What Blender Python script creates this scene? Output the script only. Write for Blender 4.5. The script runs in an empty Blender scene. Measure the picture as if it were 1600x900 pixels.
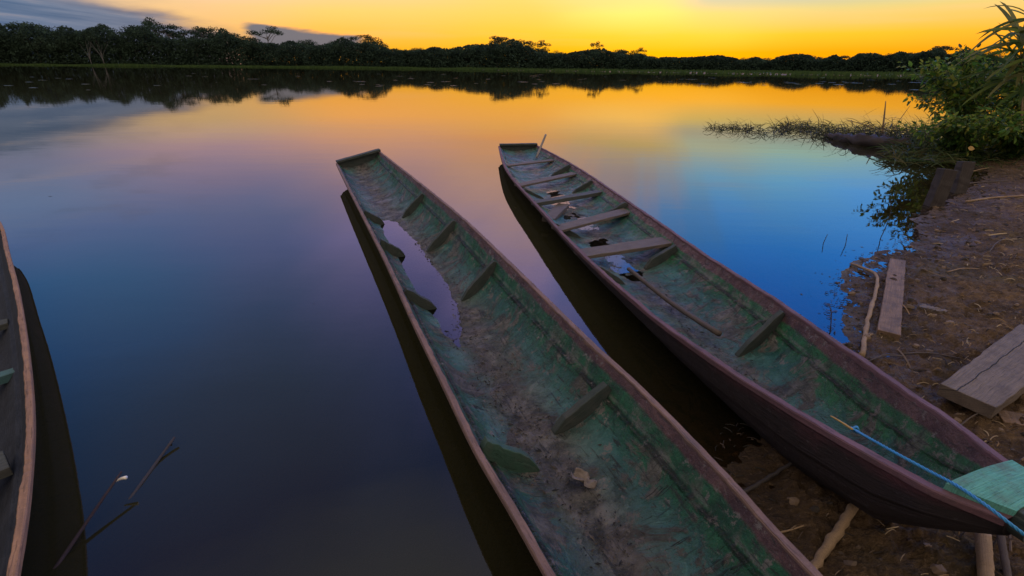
import bpy, math, random
import numpy as np
from mathutils import Matrix, Vector
R_ = math.radians
random.seed(7); rng = np.random.default_rng(11)
sc = bpy.context.scene
col = sc.collection

# ------------------------------------------------------------------ camera
FPX, H = 755.0, 1.75                       # focal length in photo pixels, eye height above the water
ROLL = R_(0.55); PITCH = math.atan((450 - 104.5) / FPX)
Fw = np.array([0, math.cos(PITCH), -math.sin(PITCH)])
_r0 = np.array([1.0, 0, 0]); _u0 = np.array([0, math.sin(PITCH), math.cos(PITCH)])
Rt = _r0 * math.cos(ROLL) + _u0 * math.sin(ROLL); Up = _u0 * math.cos(ROLL) - _r0 * math.sin(ROLL)
CAM = np.array([0, 0, H])
def ray(px, py): return Fw * FPX + Rt * (px - 800) - Up * (py - 450)
def at(px, py, z=0.0):                     # survey: the point at height z seen at this spot of the photo
    d = ray(px, py); return CAM + d * ((z - H) / d[2])
def at_dist(px, py, D):
    d = ray(px, py); return CAM + d * (D / math.hypot(d[0], d[1]))
cd = bpy.data.cameras.new('camera'); cam = bpy.data.objects.new('camera', cd); col.objects.link(cam)
cam.matrix_world = Matrix(((Rt[0], Up[0], -Fw[0], CAM[0]), (Rt[1], Up[1], -Fw[1], CAM[1]), (Rt[2], Up[2], -Fw[2], CAM[2]), (0, 0, 0, 1)))
cd.sensor_width = 36; cd.lens = 36 * FPX / 1600; cd.clip_start = 0.05; cd.clip_end = 9000
sc.camera = cam
sc.view_settings.view_transform = 'Standard'; sc.view_settings.look = 'None'
sc.view_settings.exposure = 0.0; sc.view_settings.gamma = 1
sc.cycles.use_denoising = True; sc.cycles.max_bounces = 8; sc.cycles.transparent_max_bounces = 12
sc.cycles.sample_clamp_indirect = 6

# ------------------------------------------------------------------ sky
def lin(c):
    c = np.array(c, float) / 255; return np.where(c <= .04045, c / 12.92, ((c + .055) / 1.055) ** 2.4)
def fres(el, n=1.5):
    ci = math.sin(el); ct = math.sqrt(1 - (math.cos(el) / n) ** 2)
    rs = (ci - n * ct) / (ci + n * ct); rp = (n * ci - ct) / (n * ci + ct); return (rs * rs + rp * rp) / 2
AZ = [-45, -30, -15, 0, 13, 21, 30, 45]
DIRECT = {0.0: [(110,125,150),(235,160,70),(255,165,15),(255,168,0),(255,168,0),(255,160,0),(255,152,0),(255,150,10)],
          1.5: [(112,130,158),(245,175,85),(255,180,35),(255,180,8),(255,182,0),(255,176,0),(255,166,0),(255,160,15)],
          3.0: [(125,138,162),(250,195,115),(255,196,75),(255,202,45),(255,206,50),(255,208,60),(255,198,40),(252,188,50)],
          5.0: [(140,148,168),(252,205,135),(255,210,112),(255,214,95),(252,220,118),(238,216,135),(222,208,145),(250,208,115)]}
REFL = {3.0: [(90,102,130),(190,140,105),(252,172,50),(255,175,20),(255,180,15),(255,182,15),(252,178,15),(245,165,20)],
        5.0: [(82,101,141),(200,158,130),(250,180,88),(248,180,66),(250,200,75),(240,195,75),(215,190,85),(200,178,95)],
        7.5: [(116,120,146),(172,140,148),(214,156,122),(224,154,92),(188,162,105),(165,175,150),(148,182,168),(115,170,200)],
        10.5: [(102,122,158),(130,119,147),(178,138,135),(195,146,115),(150,138,138),(110,158,185),(98,163,203),(85,155,222)],
        14: [(82,104,146),(96,104,140),(148,122,142),(180,142,132),(134,126,146),(78,130,178),(70,136,196),(66,136,208)],
        18: [(55,90,130),(78,90,130),(114,106,145),(158,131,142),(112,116,148),(56,112,170),(46,112,182),(44,112,192)],
        24: [(45,71,106),(53,70,101),(82,82,118),(124,110,145),(84,94,138),(38,90,162),(28,88,156),(28,88,164)],
        32: [(40,54,75),(43,54,72),(52,60,86),(86,83,125),(62,72,116),(30,68,132),(26,64,128),(24,64,132)],
        44: [(37,42,53),(38,43,54),(40,46,60),(50,52,72),(42,50,78),(32,50,82),(26,50,90),(26,50,90)]}
MURK = np.array([.0205, .0190, .0095])
rows = {}
for e, cs in DIRECT.items(): rows[e] = [lin(c) for c in cs]
for e, cs in REFL.items():
    F = fres(R_(e)); v = [np.maximum((lin(c) - (1 - F) * MURK) / F, .02) for c in cs]
    k_ = {3.0: np.array([1, .84, .6]), 5.0: np.array([1, .92, .8])}.get(e, 1.0); dr_ = rows.get(e, v)
    rows[e] = [(a * .75 + b * k_ * .25 if (e == 5 and i in (5, 6)) else np.maximum(a, b * k_)) if e <= 5 else b for i, (a, b) in enumerate(zip(dr_, v))]
_t = (6.2 - 5) / 2.5; _r62 = [(rows[5.0][i] * (1 - _t) + rows[7.5][i] * _t) * 1.0 for i in range(8)]
rows[6.2] = [(lin(c) * .85 + r_ * .15 if i in (5, 6) else np.maximum(lin(c), r_)) for i, (c, r_) in enumerate(zip(((122,142,172),(252,206,152),(255,213,138),(254,218,112),(250,222,142),(190,200,178),(178,193,182),(245,208,135)), _r62))]
for e, c_ in ((58, (.56, .56, .60)), (90, (1.0, .88, .78))):
    rows[e] = [np.array(c_) for _ in AZ]
els = sorted(rows)
BACK_C = np.array([(.84, .66, .54), (.98, .84, .72)])
BACK = [BACK_C[0] * (1 - k / 13) + BACK_C[1] * k / 13 for k in range(14)]
def rpos(e): return math.sqrt(max(e, 0) / 90)

world = bpy.data.worlds.new('World'); sc.world = world; world.use_nodes = True
nt = world.node_tree; nt.nodes.clear()
class NB:                                   # small helper to write node trees as expressions
    def __init__(s, nt): s.nt = nt
    def n(s, t, **k):
        o = s.nt.nodes.new(t)
        for a, b in k.items(): setattr(o, a, b)
        return o
    def put(s, sock, v):
        if isinstance(v, bpy.types.NodeSocket): s.nt.links.new(v, sock)
        elif v is not None:
            if hasattr(sock, 'default_value'):
                if isinstance(v, (tuple, list, np.ndarray)) and len(sock.default_value) == 4 and len(v) == 3: v = (*v, 1)
                sock.default_value = v
    def m(s, op, a, b=None, c=None, clamp=False):
        o = s.n('ShaderNodeMath', operation=op, use_clamp=clamp)
        for i, v in enumerate((a, b, c)):
            if v is not None: s.put(o.inputs[i], v)
        return o.outputs[0]
    def mix(s, f, a, b, mode='MIX'):
        o = s.n('ShaderNodeMix', data_type='RGBA', blend_type=mode)
        s.put(o.inputs[0], f); s.put(o.inputs[6], a); s.put(o.inputs[7], b); return o.outputs[2]
    def rng(s, v, a, b, c=0.0, d=1.0, smooth=False):
        o = s.n('ShaderNodeMapRange', interpolation_type='SMOOTHSTEP' if smooth else 'LINEAR')
        for i, x in enumerate((v, a, b, c, d)): s.put(o.inputs[i], x)
        return o.outputs[0]
    def ramp(s, f, stops):
        o = s.n('ShaderNodeValToRGB'); cr = o.color_ramp
        while len(cr.elements) > 1: cr.elements.remove(cr.elements[-1])
        for i, (p, c) in enumerate(stops):
            e = cr.elements[0] if i == 0 else cr.elements.new(p)
            e.position = p; e.color = (*[float(x) for x in c], 1) if not np.isscalar(c) else (c, c, c, 1)
        s.put(o.inputs[0], f); return o.outputs[0]
    def noise(s, vec, scale, detail=4, rough=.55, dist=0.0, dim='3D'):
        o = s.n('ShaderNodeTexNoise', noise_dimensions=dim)
        if vec is not None: s.put(o.inputs['Vector'], vec)
        s.put(o.inputs['Scale'], scale); s.put(o.inputs['Detail'], detail); s.put(o.inputs['Roughness'], rough); s.put(o.inputs['Distortion'], dist)
        return o.outputs['Fac']
    def xyz(s, a, b, c):
        o = s.n('ShaderNodeCombineXYZ')
        for i, v in enumerate((a, b, c)): s.put(o.inputs[i], v)
        return o.outputs[0]
    def sep(s, v):
        o = s.n('ShaderNodeSeparateXYZ'); s.put(o.inputs[0], v); return o.outputs
    def scale(s, v, k):
        o = s.n('ShaderNodeMapping'); s.put(o.inputs[0], v); o.inputs['Scale'].default_value = k; return o.outputs[0]
W = NB(nt)
tc = W.n('ShaderNodeTexCoord'); d = tc.outputs['Generated']
dx, dy, dz = W.sep(d)
DEG = 180 / math.pi
el = W.m('MULTIPLY', W.m('ARCSINE', dz), DEG)
az0 = W.m('MULTIPLY', W.m('ARCTAN2', dx, dy), DEG)
# light and shadow beams fanning out from where the sun went down
phi = W.m('ARCTAN2', W.m('ADD', W.m('MAXIMUM', el, 0.0), 1.0), W.m('SUBTRACT', az0, 14.0))
bn = W.noise(W.xyz(W.m('MULTIPLY', phi, 3.2), 3.7, 1.0), 1.0, 2, .5)
beam = W.m('MULTIPLY', W.m('SUBTRACT', bn, .5), W.rng(el, 4, 16, 0, 26, True))
soft = W.noise(W.scale(d, (3, 3, 9)), 1.0, 3, .5)
az = W.m('ADD', az0, W.m('ADD', beam, W.m('MULTIPLY', W.m('SUBTRACT', soft, .5), 10.0)))
e2 = W.m('ADD', el, W.m('MULTIPLY', W.m('SUBTRACT', soft, .5), W.rng(el, 3, 20, 0, 7)))
rp = W.m('SQRT', W.m('DIVIDE', W.m('MAXIMUM', e2, 0.0), 90.0))
cur = W.ramp(rp, [(rpos(e), rows[e][0]) for e in els])
for i in range(1, len(AZ)):
    nx = W.ramp(rp, [(rpos(e), rows[e][i]) for e in els])
    cur = W.mix(W.rng(az, AZ[i - 1], AZ[i], 0, 1, True), cur, nx)
back = W.ramp(rp, [(rpos(e), BACK[j]) for j, e in enumerate(els)])
cur = W.mix(W.rng(W.m('ABSOLUTE', az0), 50, 85, 0, 1, True), cur, back)
# the two banks of grey evening cloud on the left
cn = W.noise(W.xyz(W.m('MULTIPLY', az0, .16), W.m('MULTIPLY', el, .75), 0.4), 1.0, 5, .55)
cn5 = W.m('MULTIPLY', W.m('SUBTRACT', cn, .5), 1.0)
top1 = W.m('ADD', 2.75, W.m('MULTIPLY', W.m('SUBTRACT', -25.0, az0), .20))
d1 = W.m('SUBTRACT', W.m('ADD', top1, W.m('MULTIPLY', cn5, 2.2)), el)
m1 = W.m('MULTIPLY', W.rng(d1, -.25, .9, 0, 1, True), W.rng(W.m('ADD', az0, W.m('MULTIPLY', cn5, 9.0)), -23, -31, 0, 1, True))
q = W.m('DIVIDE', W.m('SUBTRACT', az0, -20.6), 5.9)
top2 = W.m('ADD', W.m('SUBTRACT', 3.35, W.m('MULTIPLY', W.m('SUBTRACT', az0, -22.5), .09)), W.m('MULTIPLY', cn5, 1.4))
h2 = W.m('MULTIPLY', W.rng(W.m('SUBTRACT', top2, el), -.05, .35, 0, 1, True), W.rng(el, 1.0, 1.7, .1, 1, True))
m2 = W.m('MULTIPLY', h2, W.rng(W.m('ABSOLUTE', W.m('ADD', q, W.m('MULTIPLY', cn5, .5))), 1.0, .78, 0, 1, True))
m3 = W.m('MULTIPLY', W.rng(cn, .52, .68, 0, .55, True), W.m('MULTIPLY', W.rng(az0, -27, -38, 0, 1, True), W.rng(el, 18, 9, 0, 1, True)))
wisp = W.noise(W.xyz(W.m('MULTIPLY', az0, .05), W.m('MULTIPLY', el, .55), 5.0), 1.0, 4, .5)
cur = W.mix(W.m('MULTIPLY', W.rng(wisp, .52, .75, 0, .2, True), W.m('MULTIPLY', W.rng(el, 1.5, 4), W.rng(el, 16, 9))), cur, (1.0, .62, .38))
streak = W.noise(W.xyz(W.m('MULTIPLY', az0, .09), W.m('ADD', W.m('MULTIPLY', el, 1.5), W.m('MULTIPLY', az0, .12)), 2.0), 1.0, 5, .6)
ccol = W.mix(W.rng(streak, .38, .62), (.065, .125, .24), (.16, .21, .32))
ccol = W.mix(W.m('MULTIPLY', W.rng(streak, .56, .70, 0, .8, True), W.rng(el, 2.5, 5)), ccol, (.55, .36, .26))
ccol = W.mix(W.m('MULTIPLY', W.rng(d1, 1.3, .1, 0, .55, True), W.rng(az0, -45, -30)), ccol, (.75, .40, .16))
cur = W.mix(W.m('MULTIPLY', m3, .35), cur, ccol)
cur = W.mix(W.m('MULTIPLY', m1, .93), cur, ccol)
cur = W.mix(W.m('MULTIPLY', m2, .95), cur, (.12, .145, .20))
bg = W.n('ShaderNodeBackground'); W.put(bg.inputs[0], cur); bg.inputs[1].default_value = 1.0
sky = W.n('ShaderNodeTexSky', sky_type='NISHITA', sun_disc=False)
SUN_AZ, SUN_EL = 16.0, 2.0
sky.sun_elevation = R_(SUN_EL); sky.sun_rotation = R_(SUN_AZ)
bg2 = W.n('ShaderNodeBackground'); W.put(bg2.inputs[0], sky.outputs[0]); bg2.inputs[1].default_value = .008
add = W.n('ShaderNodeAddShader'); nt.links.new(bg.outputs[0], add.inputs[0]); nt.links.new(bg2.outputs[0], add.inputs[1])
wo = W.n('ShaderNodeOutputWorld'); nt.links.new(add.outputs[0], wo.inputs[0])
world.cycles.sampling_method = 'MANUAL'; world.cycles.sample_map_resolution = 1024
sl = bpy.data.lights.new('sun', 'SUN'); sl.energy = .03; sl.angle = R_(150); sl.color = (1, .62, .3)
so = bpy.data.objects.new('sun', sl); col.objects.link(so)
_sd = Vector((math.sin(R_(SUN_AZ)) * math.cos(R_(SUN_EL + 4)), math.cos(R_(SUN_AZ)) * math.cos(R_(SUN_EL + 4)), math.sin(R_(SUN_EL + 4))))
so.rotation_euler = _sd.to_track_quat('Z', 'Y').to_euler(); so.location = (6, 60, 30)

# ------------------------------------------------------------------ helpers
def tag(o, label=None, cat=None, group=None, kind=None):
    if label: o['label'] = label
    if cat: o['category'] = cat
    if group: o['group'] = group
    if kind: o['kind'] = kind
    return o
def empty(name, loc, label, cat, group=None):
    o = bpy.data.objects.new(name, None); col.objects.link(o); o.location = [float(v) for v in loc]; o.empty_display_size = .1
    return tag(o, label, cat, group)
def link(name, me, mat=None, parent=None, loc=None):
    o = bpy.data.objects.new(name, me); col.objects.link(o)
    if mat: me.materials.append(mat)
    if loc is not None: o.location = [float(v) for v in loc]
    if parent is not None:
        o.parent = parent
        if loc is None: o.location = -parent.location if parent.parent is None else (0, 0, 0)
    return o
def mesh_np(name, V, Q, uv=None, color=None, smooth=True, attr=None):
    me = bpy.data.meshes.new(name); V = np.asarray(V, np.float32); Q = np.asarray(Q, np.int32); k = Q.shape[1]
    me.vertices.add(len(V)); me.vertices.foreach_set('co', V.ravel())
    me.loops.add(Q.size); me.loops.foreach_set('vertex_index', Q.ravel())
    me.polygons.add(len(Q)); me.polygons.foreach_set('loop_start', np.arange(0, Q.size, k, dtype=np.int32))
    me.polygons.foreach_set('use_smooth', np.full(len(Q), smooth))
    if uv is not None:
        l = me.uv_layers.new(name='UVMap'); l.data.foreach_set('uv', np.asarray(uv, np.float32)[Q.ravel()].ravel())
    if color is not None:
        a = me.color_attributes.new('Col', 'FLOAT_COLOR', 'POINT'); c = np.ones((len(V), 4), np.float32); c[:, :3] = color; a.data.foreach_set('color', c.ravel())
    if attr is not None:
        for nme, vals in attr.items():
            a = me.attributes.new(nme, 'FLOAT', 'POINT'); a.data.foreach_set('value', np.asarray(vals, np.float32))
    me.update(calc_edges=True); me.validate(); return me
class MB:                                   # collects faces of mixed size into ONE mesh
    def __init__(s): s.v = []; s.f = []; s.uv = []
    def add(s, v, f, uv=None):
        b = len(s.v); s.v += [tuple(float(c) for c in p) for p in v]; s.f += [tuple(i + b for i in q) for q in f]
        s.uv += [tuple(float(c) for c in p) for p in (uv if uv is not None else [(p[0], p[1]) for p in v])]
    def build(s, name, mat, parent=None, smooth=False, bevel=0):
        me = bpy.data.meshes.new(name); me.from_pydata(s.v, [], s.f)
        l = me.uv_layers.new(name='UVMap')
        for lp in me.loops: l.data[lp.index].uv = s.uv[lp.vertex_index]
        if smooth: me.polygons.foreach_set('use_smooth', [True] * len(me.polygons))
        me.update(); o = link(name, me, mat, parent)
        if bevel:
            b = o.modifiers.new('bevel', 'BEVEL'); b.width = bevel; b.segments = 2; b.limit_method = 'ANGLE'
        return o
def unit(v): v = np.asarray(v, float); return v / (np.linalg.norm(v) + 1e-12)
_T = rng.random((64, 64))
def vnoise(x, y):
    x = np.asarray(x, float); y = np.asarray(y, float); xi = np.floor(x).astype(int); yi = np.floor(y).astype(int); fx = x - xi; fy = y - yi
    fx = fx * fx * (3 - 2 * fx); fy = fy * fy * (3 - 2 * fy); g = lambda a, b: _T[a % 64, b % 64]
    return (g(xi, yi) * (1 - fx) + g(xi + 1, yi) * fx) * (1 - fy) + (g(xi, yi + 1) * (1 - fx) + g(xi + 1, yi + 1) * fx) * fy
def fbm(x, y, o=4, r=.5):
    s = 0; a = 1; t = 0
    for i in range(o): s = s + a * (vnoise(x * 2 ** i + 17.3 * i, y * 2 ** i + 5.1 * i) - .5); t += a; a *= r
    return s / t * 2
def resample(P, n):
    P = np.asarray(P, float); L = np.r_[0, np.cumsum(np.linalg.norm(np.diff(P, axis=0), axis=1))]
    # Catmull-Rom through the points, then even arc length
    Q = [];
    for i in range(len(P) - 1):
        p0 = P[max(i - 1, 0)]; p1 = P[i]; p2 = P[i + 1]; p3 = P[min(i + 2, len(P) - 1)]
        for t in np.linspace(0, 1, 24, endpoint=False):
            m1 = (p2 - p0) / 2; m2 = (p3 - p1) / 2
            Q.append((2*t**3-3*t**2+1)*p1 + (t**3-2*t**2+t)*m1 + (-2*t**3+3*t**2)*p2 + (t**3-t**2)*m2)
    Q.append(P[-1]); Q = np.array(Q); L = np.r_[0, np.cumsum(np.linalg.norm(np.diff(Q, axis=0), axis=1))]
    s = np.linspace(0, L[-1], n); return np.stack([np.interp(s, L, Q[:, k]) for k in range(P.shape[1])], 1)
def tube(mb, P, r, n=8, rough=0.0, cap=True):
    P = np.asarray(P, float); r = np.broadcast_to(np.asarray(r, float), (len(P),)) if np.ndim(r) else np.full(len(P), r)
    V = []; U = []; s = 0; ref = np.array([0, 0, 1.0])
    for i, p in enumerate(P):
        t = unit(P[min(i + 1, len(P) - 1)] - P[max(i - 1, 0)])
        a = np.cross(t, ref)
        if np.linalg.norm(a) < .05: a = np.cross(t, (1, 0, 0))
        a = unit(a); b = np.cross(t, a)
        if i: s += np.linalg.norm(P[i] - P[i - 1])
        for k in range(n):
            an = 2 * math.pi * k / n; rr = r[i] * (1 + rough * (random.random() - .5))
            V.append(p + (a * math.cos(an) + b * math.sin(an)) * rr); U.append((s, k / n))
    F = [(i * n + k, i * n + (k + 1) % n, (i + 1) * n + (k + 1) % n, (i + 1) * n + k) for i in range(len(P) - 1) for k in range(n)]
    if cap: F += [tuple(range(n - 1, -1, -1)), tuple(range((len(P) - 1) * n, len(P) * n))]
    mb.add(V, F, U)
def loft_box(mb, A, B, w, t, up=(0, 0, 1), n=10, jag=.0, wB=None):
    """a sawn plank from A to B: width w, thickness t below its top, split into n pieces so its edges can wander"""
    A = np.asarray(A, float); B = np.asarray(B, float); x = unit(B - A); y = unit(np.cross(up, x)); z = np.cross(x, y); wB = wB or w
    V = []; U = []; L = np.linalg.norm(B - A)
    for i in range(n + 1):
        k = i / n; p = A + (B - A) * k; ww = (w * (1 - k) + wB * k) / 2
        j = [random.uniform(-jag, jag) for _ in range(8)]; e = (random.uniform(-jag, jag) * 5) if i in (0, n) else 0
        for q, (sy, sz) in enumerate(((-1, 0), (1, 0), (1, -1), (-1, -1))):
            V.append(p + x * e + y * (sy * ww + j[q]) + z * (sz * t + j[q + 4] * .6)); U.append((k * L, sy * ww + sz * t * 2))
    F = [(i*4+k, i*4+(k+1) % 4, i*4+4+(k+1) % 4, i*4+4+k) for i in range(n) for k in range(4)] + [(3, 2, 1, 0), (n*4, n*4+1, n*4+2, n*4+3)]
    mb.add(V, F, U)

# ------------------------------------------------------------------ materials
def newmat(name):
    m = bpy.data.materials.new(name); m.use_nodes = True; m.node_tree.nodes.clear(); b = NB(m.node_tree)
    out = b.n('ShaderNodeOutputMaterial'); return m, b, out
def principled(b, out, color, rough, bump=None, bstr=.4, bdist=.01, spec=.5):
    p = b.n('ShaderNodeBsdfPrincipled'); b.put(p.inputs['Base Color'], color); b.put(p.inputs['Roughness'], rough); p.inputs['Specular IOR Level'].default_value = spec
    if bump is not None:
        k = b.n('ShaderNodeBump'); k.inputs['Strength'].default_value = bstr; k.inputs['Distance'].default_value = bdist; b.put(k.inputs['Height'], bump)
        b.nt.links.new(k.outputs[0], p.inputs['Normal'])
    b.nt.links.new(p.outputs[0], out.inputs[0]); return p
def wood_mat(name, c1, c2, dirt=(.06, .05, .045), dirtamt=.35, rough=.75, along=1.0, bstr=.5, crack=0):
    m, b, out = newmat(name); uv = b.n('ShaderNodeTexCoord').outputs['UV']; ob = b.n('ShaderNodeTexCoord').outputs['Object']
    g = b.noise(b.scale(uv, (3 * along, 90, 1)), 1, 5, .65, .6); f = b.noise(b.scale(uv, (9 * along, 260, 1)), 1, 3, .6)
    c = b.mix(b.rng(g, .3, .7), c1, c2)
    blot = b.noise(ob, 9, 5, .6); c = b.mix(b.m('MULTIPLY', b.rng(blot, .45, .7), dirtamt), c, dirt)
    c = b.mix(b.m('MULTIPLY', b.rng(f, .56, .66), .75), c, tuple(x * .25 for x in c1)); vf = b.noise(ob, 130, 4, .75); c = b.mix(b.rng(vf, .55, .7, 0, .55), c, tuple(x * .3 for x in c1)); c = b.mix(b.rng(vf, .42, .3, 0, .4), c, tuple(min(1, x * 1.6) for x in c1))
    if crack:
        uu, vv, _ = b.sep(uv); cl = b.m('ABSOLUTE', b.m('SUBTRACT', b.m('ADD', vv, b.m('MULTIPLY', b.m('SUBTRACT', b.noise(b.xyz(uu, 0.0, 2.0), 4, 5, .7), .5), .045)), crack)); ck = b.rng(cl, .0038, .0005); c = b.mix(ck, c, (.012, .01, .01))
    hgt = b.m('ADD', b.m('MULTIPLY', g, .6), b.m('ADD', b.m('MULTIPLY', f, .4), b.m('MULTIPLY', blot, .5)))
    if crack: hgt = b.m('SUBTRACT', hgt, ck)
    principled(b, out, c, rough, hgt, bstr, .010, .3); return m
def paint_mat(name, kind):
    """worn boat paint: uv.x runs along the boat in metres, uv.y round the section from rim (0) to rim (1)"""
    m, b, out = newmat(name); tcn = b.n('ShaderNodeTexCoord'); uv = tcn.outputs['UV']; ob = tcn.outputs['Object']
    u, v, _ = b.sep(uv)
    big = b.noise(ob, 2.6, 6, .62); mid = b.noise(ob, 11, 7, .68); fine = b.noise(ob, 55, 5, .75); vf = b.noise(ob, 150, 3, .7)
    side = b.m('MULTIPLY', b.m('ABSOLUTE', b.m('SUBTRACT', v, .5)), 2.0)          # 0 keel .. 1 rim
    ce = lambda n, k: b.m('MULTIPLY', b.m('SUBTRACT', n, .5), k)
    add = lambda *a: a[0] if len(a) == 1 else b.m('ADD', a[0], add(*a[1:]))
    wob = add(side, ce(big, .45), ce(mid, .4))
    if kind == 'inner_red': gr = ((.008, .065, .026), (.022, .15, .055)); lo, hi, redw, m0, m1 = .45, .66, .86, .30, -.05
    else: gr = ((.007, .055, .03), (.02, .125, .055)); lo, hi, redw, m0, m1 = .42, .68, .905, .46, .08
    green = b.mix(b.rng(mid, .35, .65), *gr); teal = b.mix(b.rng(big, .35, .65), (.022, .105, .095), (.085, .20, .185))
    mud = b.mix(b.rng(mid, .38, .62), (.045, .038, .034), (.20, .17, .15)); mud = b.mix(b.rng(big, .5, .62, 0, .6), mud, (.085, .062, .045))
    c = b.mix(b.rng(wob, lo, hi), teal, green)
    c = b.mix(b.rng(wob, m0, m1, 0, .92), c, mud)
    pm = b.noise(b.scale(ob, (1, 1, .6)), 4.2, 8, .7, .6); c = b.mix(b.m('MULTIPLY', b.rng(pm, .52, .57, 0, .88), b.rng(side, .9, .65, .3, 1)), c, mud)
    # runs of dirt down the sides
    run = b.noise(b.scale(uv, (34, 3, 1)), 1, 5, .65, .6); c = b.mix(b.m('MULTIPLY', b.rng(run, .54, .70, 0, .7), b.rng(side, .25, .5)), c, (.03, .03, .028))
    # the red rim band
    red = b.mix(b.rng(mid, .35, .65), (.060, .022, .030), (.15, .065, .07)); w2 = add(side, ce(big, .13), ce(fine, .05))
    c = b.mix(b.rng(w2, redw - .015, redw + .015, 0, .92), c, red)
    # black rot and gaps along the seam under the top strake
    sm = b.m('ABSOLUTE', b.m('SUBTRACT', add(side, ce(fine, .05), ce(mid, .05)), .71)); gap = b.noise(b.scale(uv, (7, 1, 1)), 1, 5, .7)
    seam = b.m('MULTIPLY', b.rng(sm, .034, .008, 0, 1), b.rng(gap, .38, .55, .25, .95)); c = b.mix(seam, c, (.016, .015, .014))
    c = b.mix(b.m('MULTIPLY', b.rng(b.m('ABSOLUTE', b.m('SUBTRACT', side, .765)), .03, .0), b.rng(mid, .4, .6, 0, .7)), c, (.17, .16, .15))
    # scratches across the floor, chips to bare grey wood, specks
    scr = b.noise(b.scale(uv, (46, 4.5, 1)), 1, 2, .5, 2.2); zone = b.rng(b.noise(ob, 1.7, 2, .5), .48, .58)
    cut = b.m('MULTIPLY', b.m('MULTIPLY', b.rng(scr, .63, .67), zone), b.m('MULTIPLY', b.rng(side, .72, .6), b.rng(side, .1, .25)))
    c = b.mix(cut, c, (.012, .012, .013))
    c = b.mix(b.rng(b.noise(ob, 15, 7, .78), .575, .60, 0, .8), c, (.19, .16, .145)); c = b.mix(b.rng(b.noise(b.scale(uv, (5, 40, 1)), 1, 6, .7, .8), .58, .62, 0, .8), c, (.028, .03, .028))
    c = b.mix(b.rng(b.noise(ob, 34, 6, .8), .60, .67, 0, .9), c, (.018, .016, .016))
    c = b.mix(b.rng(vf, .60, .72, 0, .55), c, (.025, .022, .022)); c = b.mix(b.rng(vf, .40, .30, 0, .45), c, (.24, .22, .21))
    lift = b.m('MULTIPLY', b.rng(pm, .44, .62), b.rng(side, .85, .55))
    hm = add(b.m('MULTIPLY', mid, .9), b.m('MULTIPLY', fine, .45), b.m('MULTIPLY', vf, .12), b.m('MULTIPLY', lift, .8), b.m('MULTIPLY', cut, -.8), b.m('MULTIPLY', seam, -1.0))
    wet = b.rng(b.noise(ob, 4, 5, .65), .40, .60, .30, .80)
    principled(b, out, c, wet, hm, 1.0, .035, .45); return m
def outer_mat(name, c1, c2, low):
    m, b, out = newmat(name); tcn = b.n('ShaderNodeTexCoord'); uv = tcn.outputs['UV']; ob = tcn.outputs['Object']; u, v, _ = b.sep(uv)
    side = b.m('MULTIPLY', b.m('ABSOLUTE', b.m('SUBTRACT', v, .5)), 2.0); mid = b.noise(ob, 12, 6, .65); big = b.noise(ob, 3, 5, .6)
    g = b.noise(b.scale(uv, (3, 160, 1)), 1, 5, .65, .4)
    c = b.mix(b.rng(b.m('ADD', side, b.m('MULTIPLY', b.m('SUBTRACT', big, .5), .5)), 0.87, 1.02), low, b.mix(mid, c1, c2))
    c = b.mix(b.rng(g, .52, .70, 0, .6), c, (.02, .018, .02)); c = b.mix(b.rng(b.noise(ob, 30, 5, .7), .6, .7, 0, .5), c, (.12, .1, .1))
    principled(b, out, c, .8, b.m('ADD', b.m('MULTIPLY', g, .7), b.m('MULTIPLY', mid, .9)), .9, .025, .25); return m
M = {}
M['in1'] = paint_mat('green_worn_paint', 'inner_worn'); M['in2'] = paint_mat('green_red_banded_paint', 'inner_red')
M['out1'] = outer_mat('purple_weathered_side', (.10, .055, .07), (.17, .10, .11), (.05, .04, .045))
M['out2'] = outer_mat('maroon_weathered_side', (.07, .022, .03), (.15, .06, .065), (.038, .026, .025))
M['rim1'] = wood_mat('pink_brown_rim_wood', (.23, .135, .10), (.10, .058, .05), dirtamt=.45)
M['rim2'] = wood_mat('maroon_rim_wood', (.17, .085, .09), (.085, .04, .045), dirtamt=.5)
M['rim3'] = wood_mat('tan_rim_wood', (.36, .19, .10), (.20, .105, .06), dirtamt=.3)
M['seat'] = wood_mat('grey_brown_plank', (.155, .12, .095), (.085, .066, .056), dirtamt=.5)
M['seat_dark'] = wood_mat('dark_plank', (.05, .055, .05), (.085, .085, .075), dirtamt=.4)
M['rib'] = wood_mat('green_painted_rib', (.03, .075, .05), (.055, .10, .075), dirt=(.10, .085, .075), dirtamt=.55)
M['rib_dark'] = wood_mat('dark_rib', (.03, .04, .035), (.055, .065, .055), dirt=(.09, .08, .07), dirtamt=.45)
M['deck'] = wood_mat('turquoise_painted_deck', (.07, .27, .20), (.15, .42, .32), dirt=(.11, .10, .08), dirtamt=.75, bstr=.8)
M['plank'] = wood_mat('weathered_board', (.25, .15, .085), (.12, .075, .046), dirt=(.075, .05, .035), dirtamt=.8, bstr=.9)
M['plank_grey'] = wood_mat('grey_weathered_board', (.21, .152, .11), (.105, .08, .062), dirt=(.07, .05, .04), dirtamt=.7, bstr=.9, crack=.045)
M['post'] = wood_mat('dark_wet_post', (.06, .046, .04), (.022, .017, .016), dirtamt=.4)
M['bamboo'] = wood_mat('dry_bamboo', (.36, .24, .13), (.24, .15, .085), dirtamt=.35, along=.6)
M['stick'] = wood_mat('dark_stick', (.07, .055, .05), (.04, .033, .03), dirtamt=.3)
M['pole'] = wood_mat('grey_pole', (.12, .088, .07), (.075, .055, .045), dirtamt=.4)
M['shaft'] = wood_mat('pale_grey_shaft', (.34, .28, .26), (.24, .2, .19), dirtamt=.3)
M['log'] = wood_mat('sodden_log', (.055, .036, .028), (.022, .016, .014), dirtamt=.4)
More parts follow.
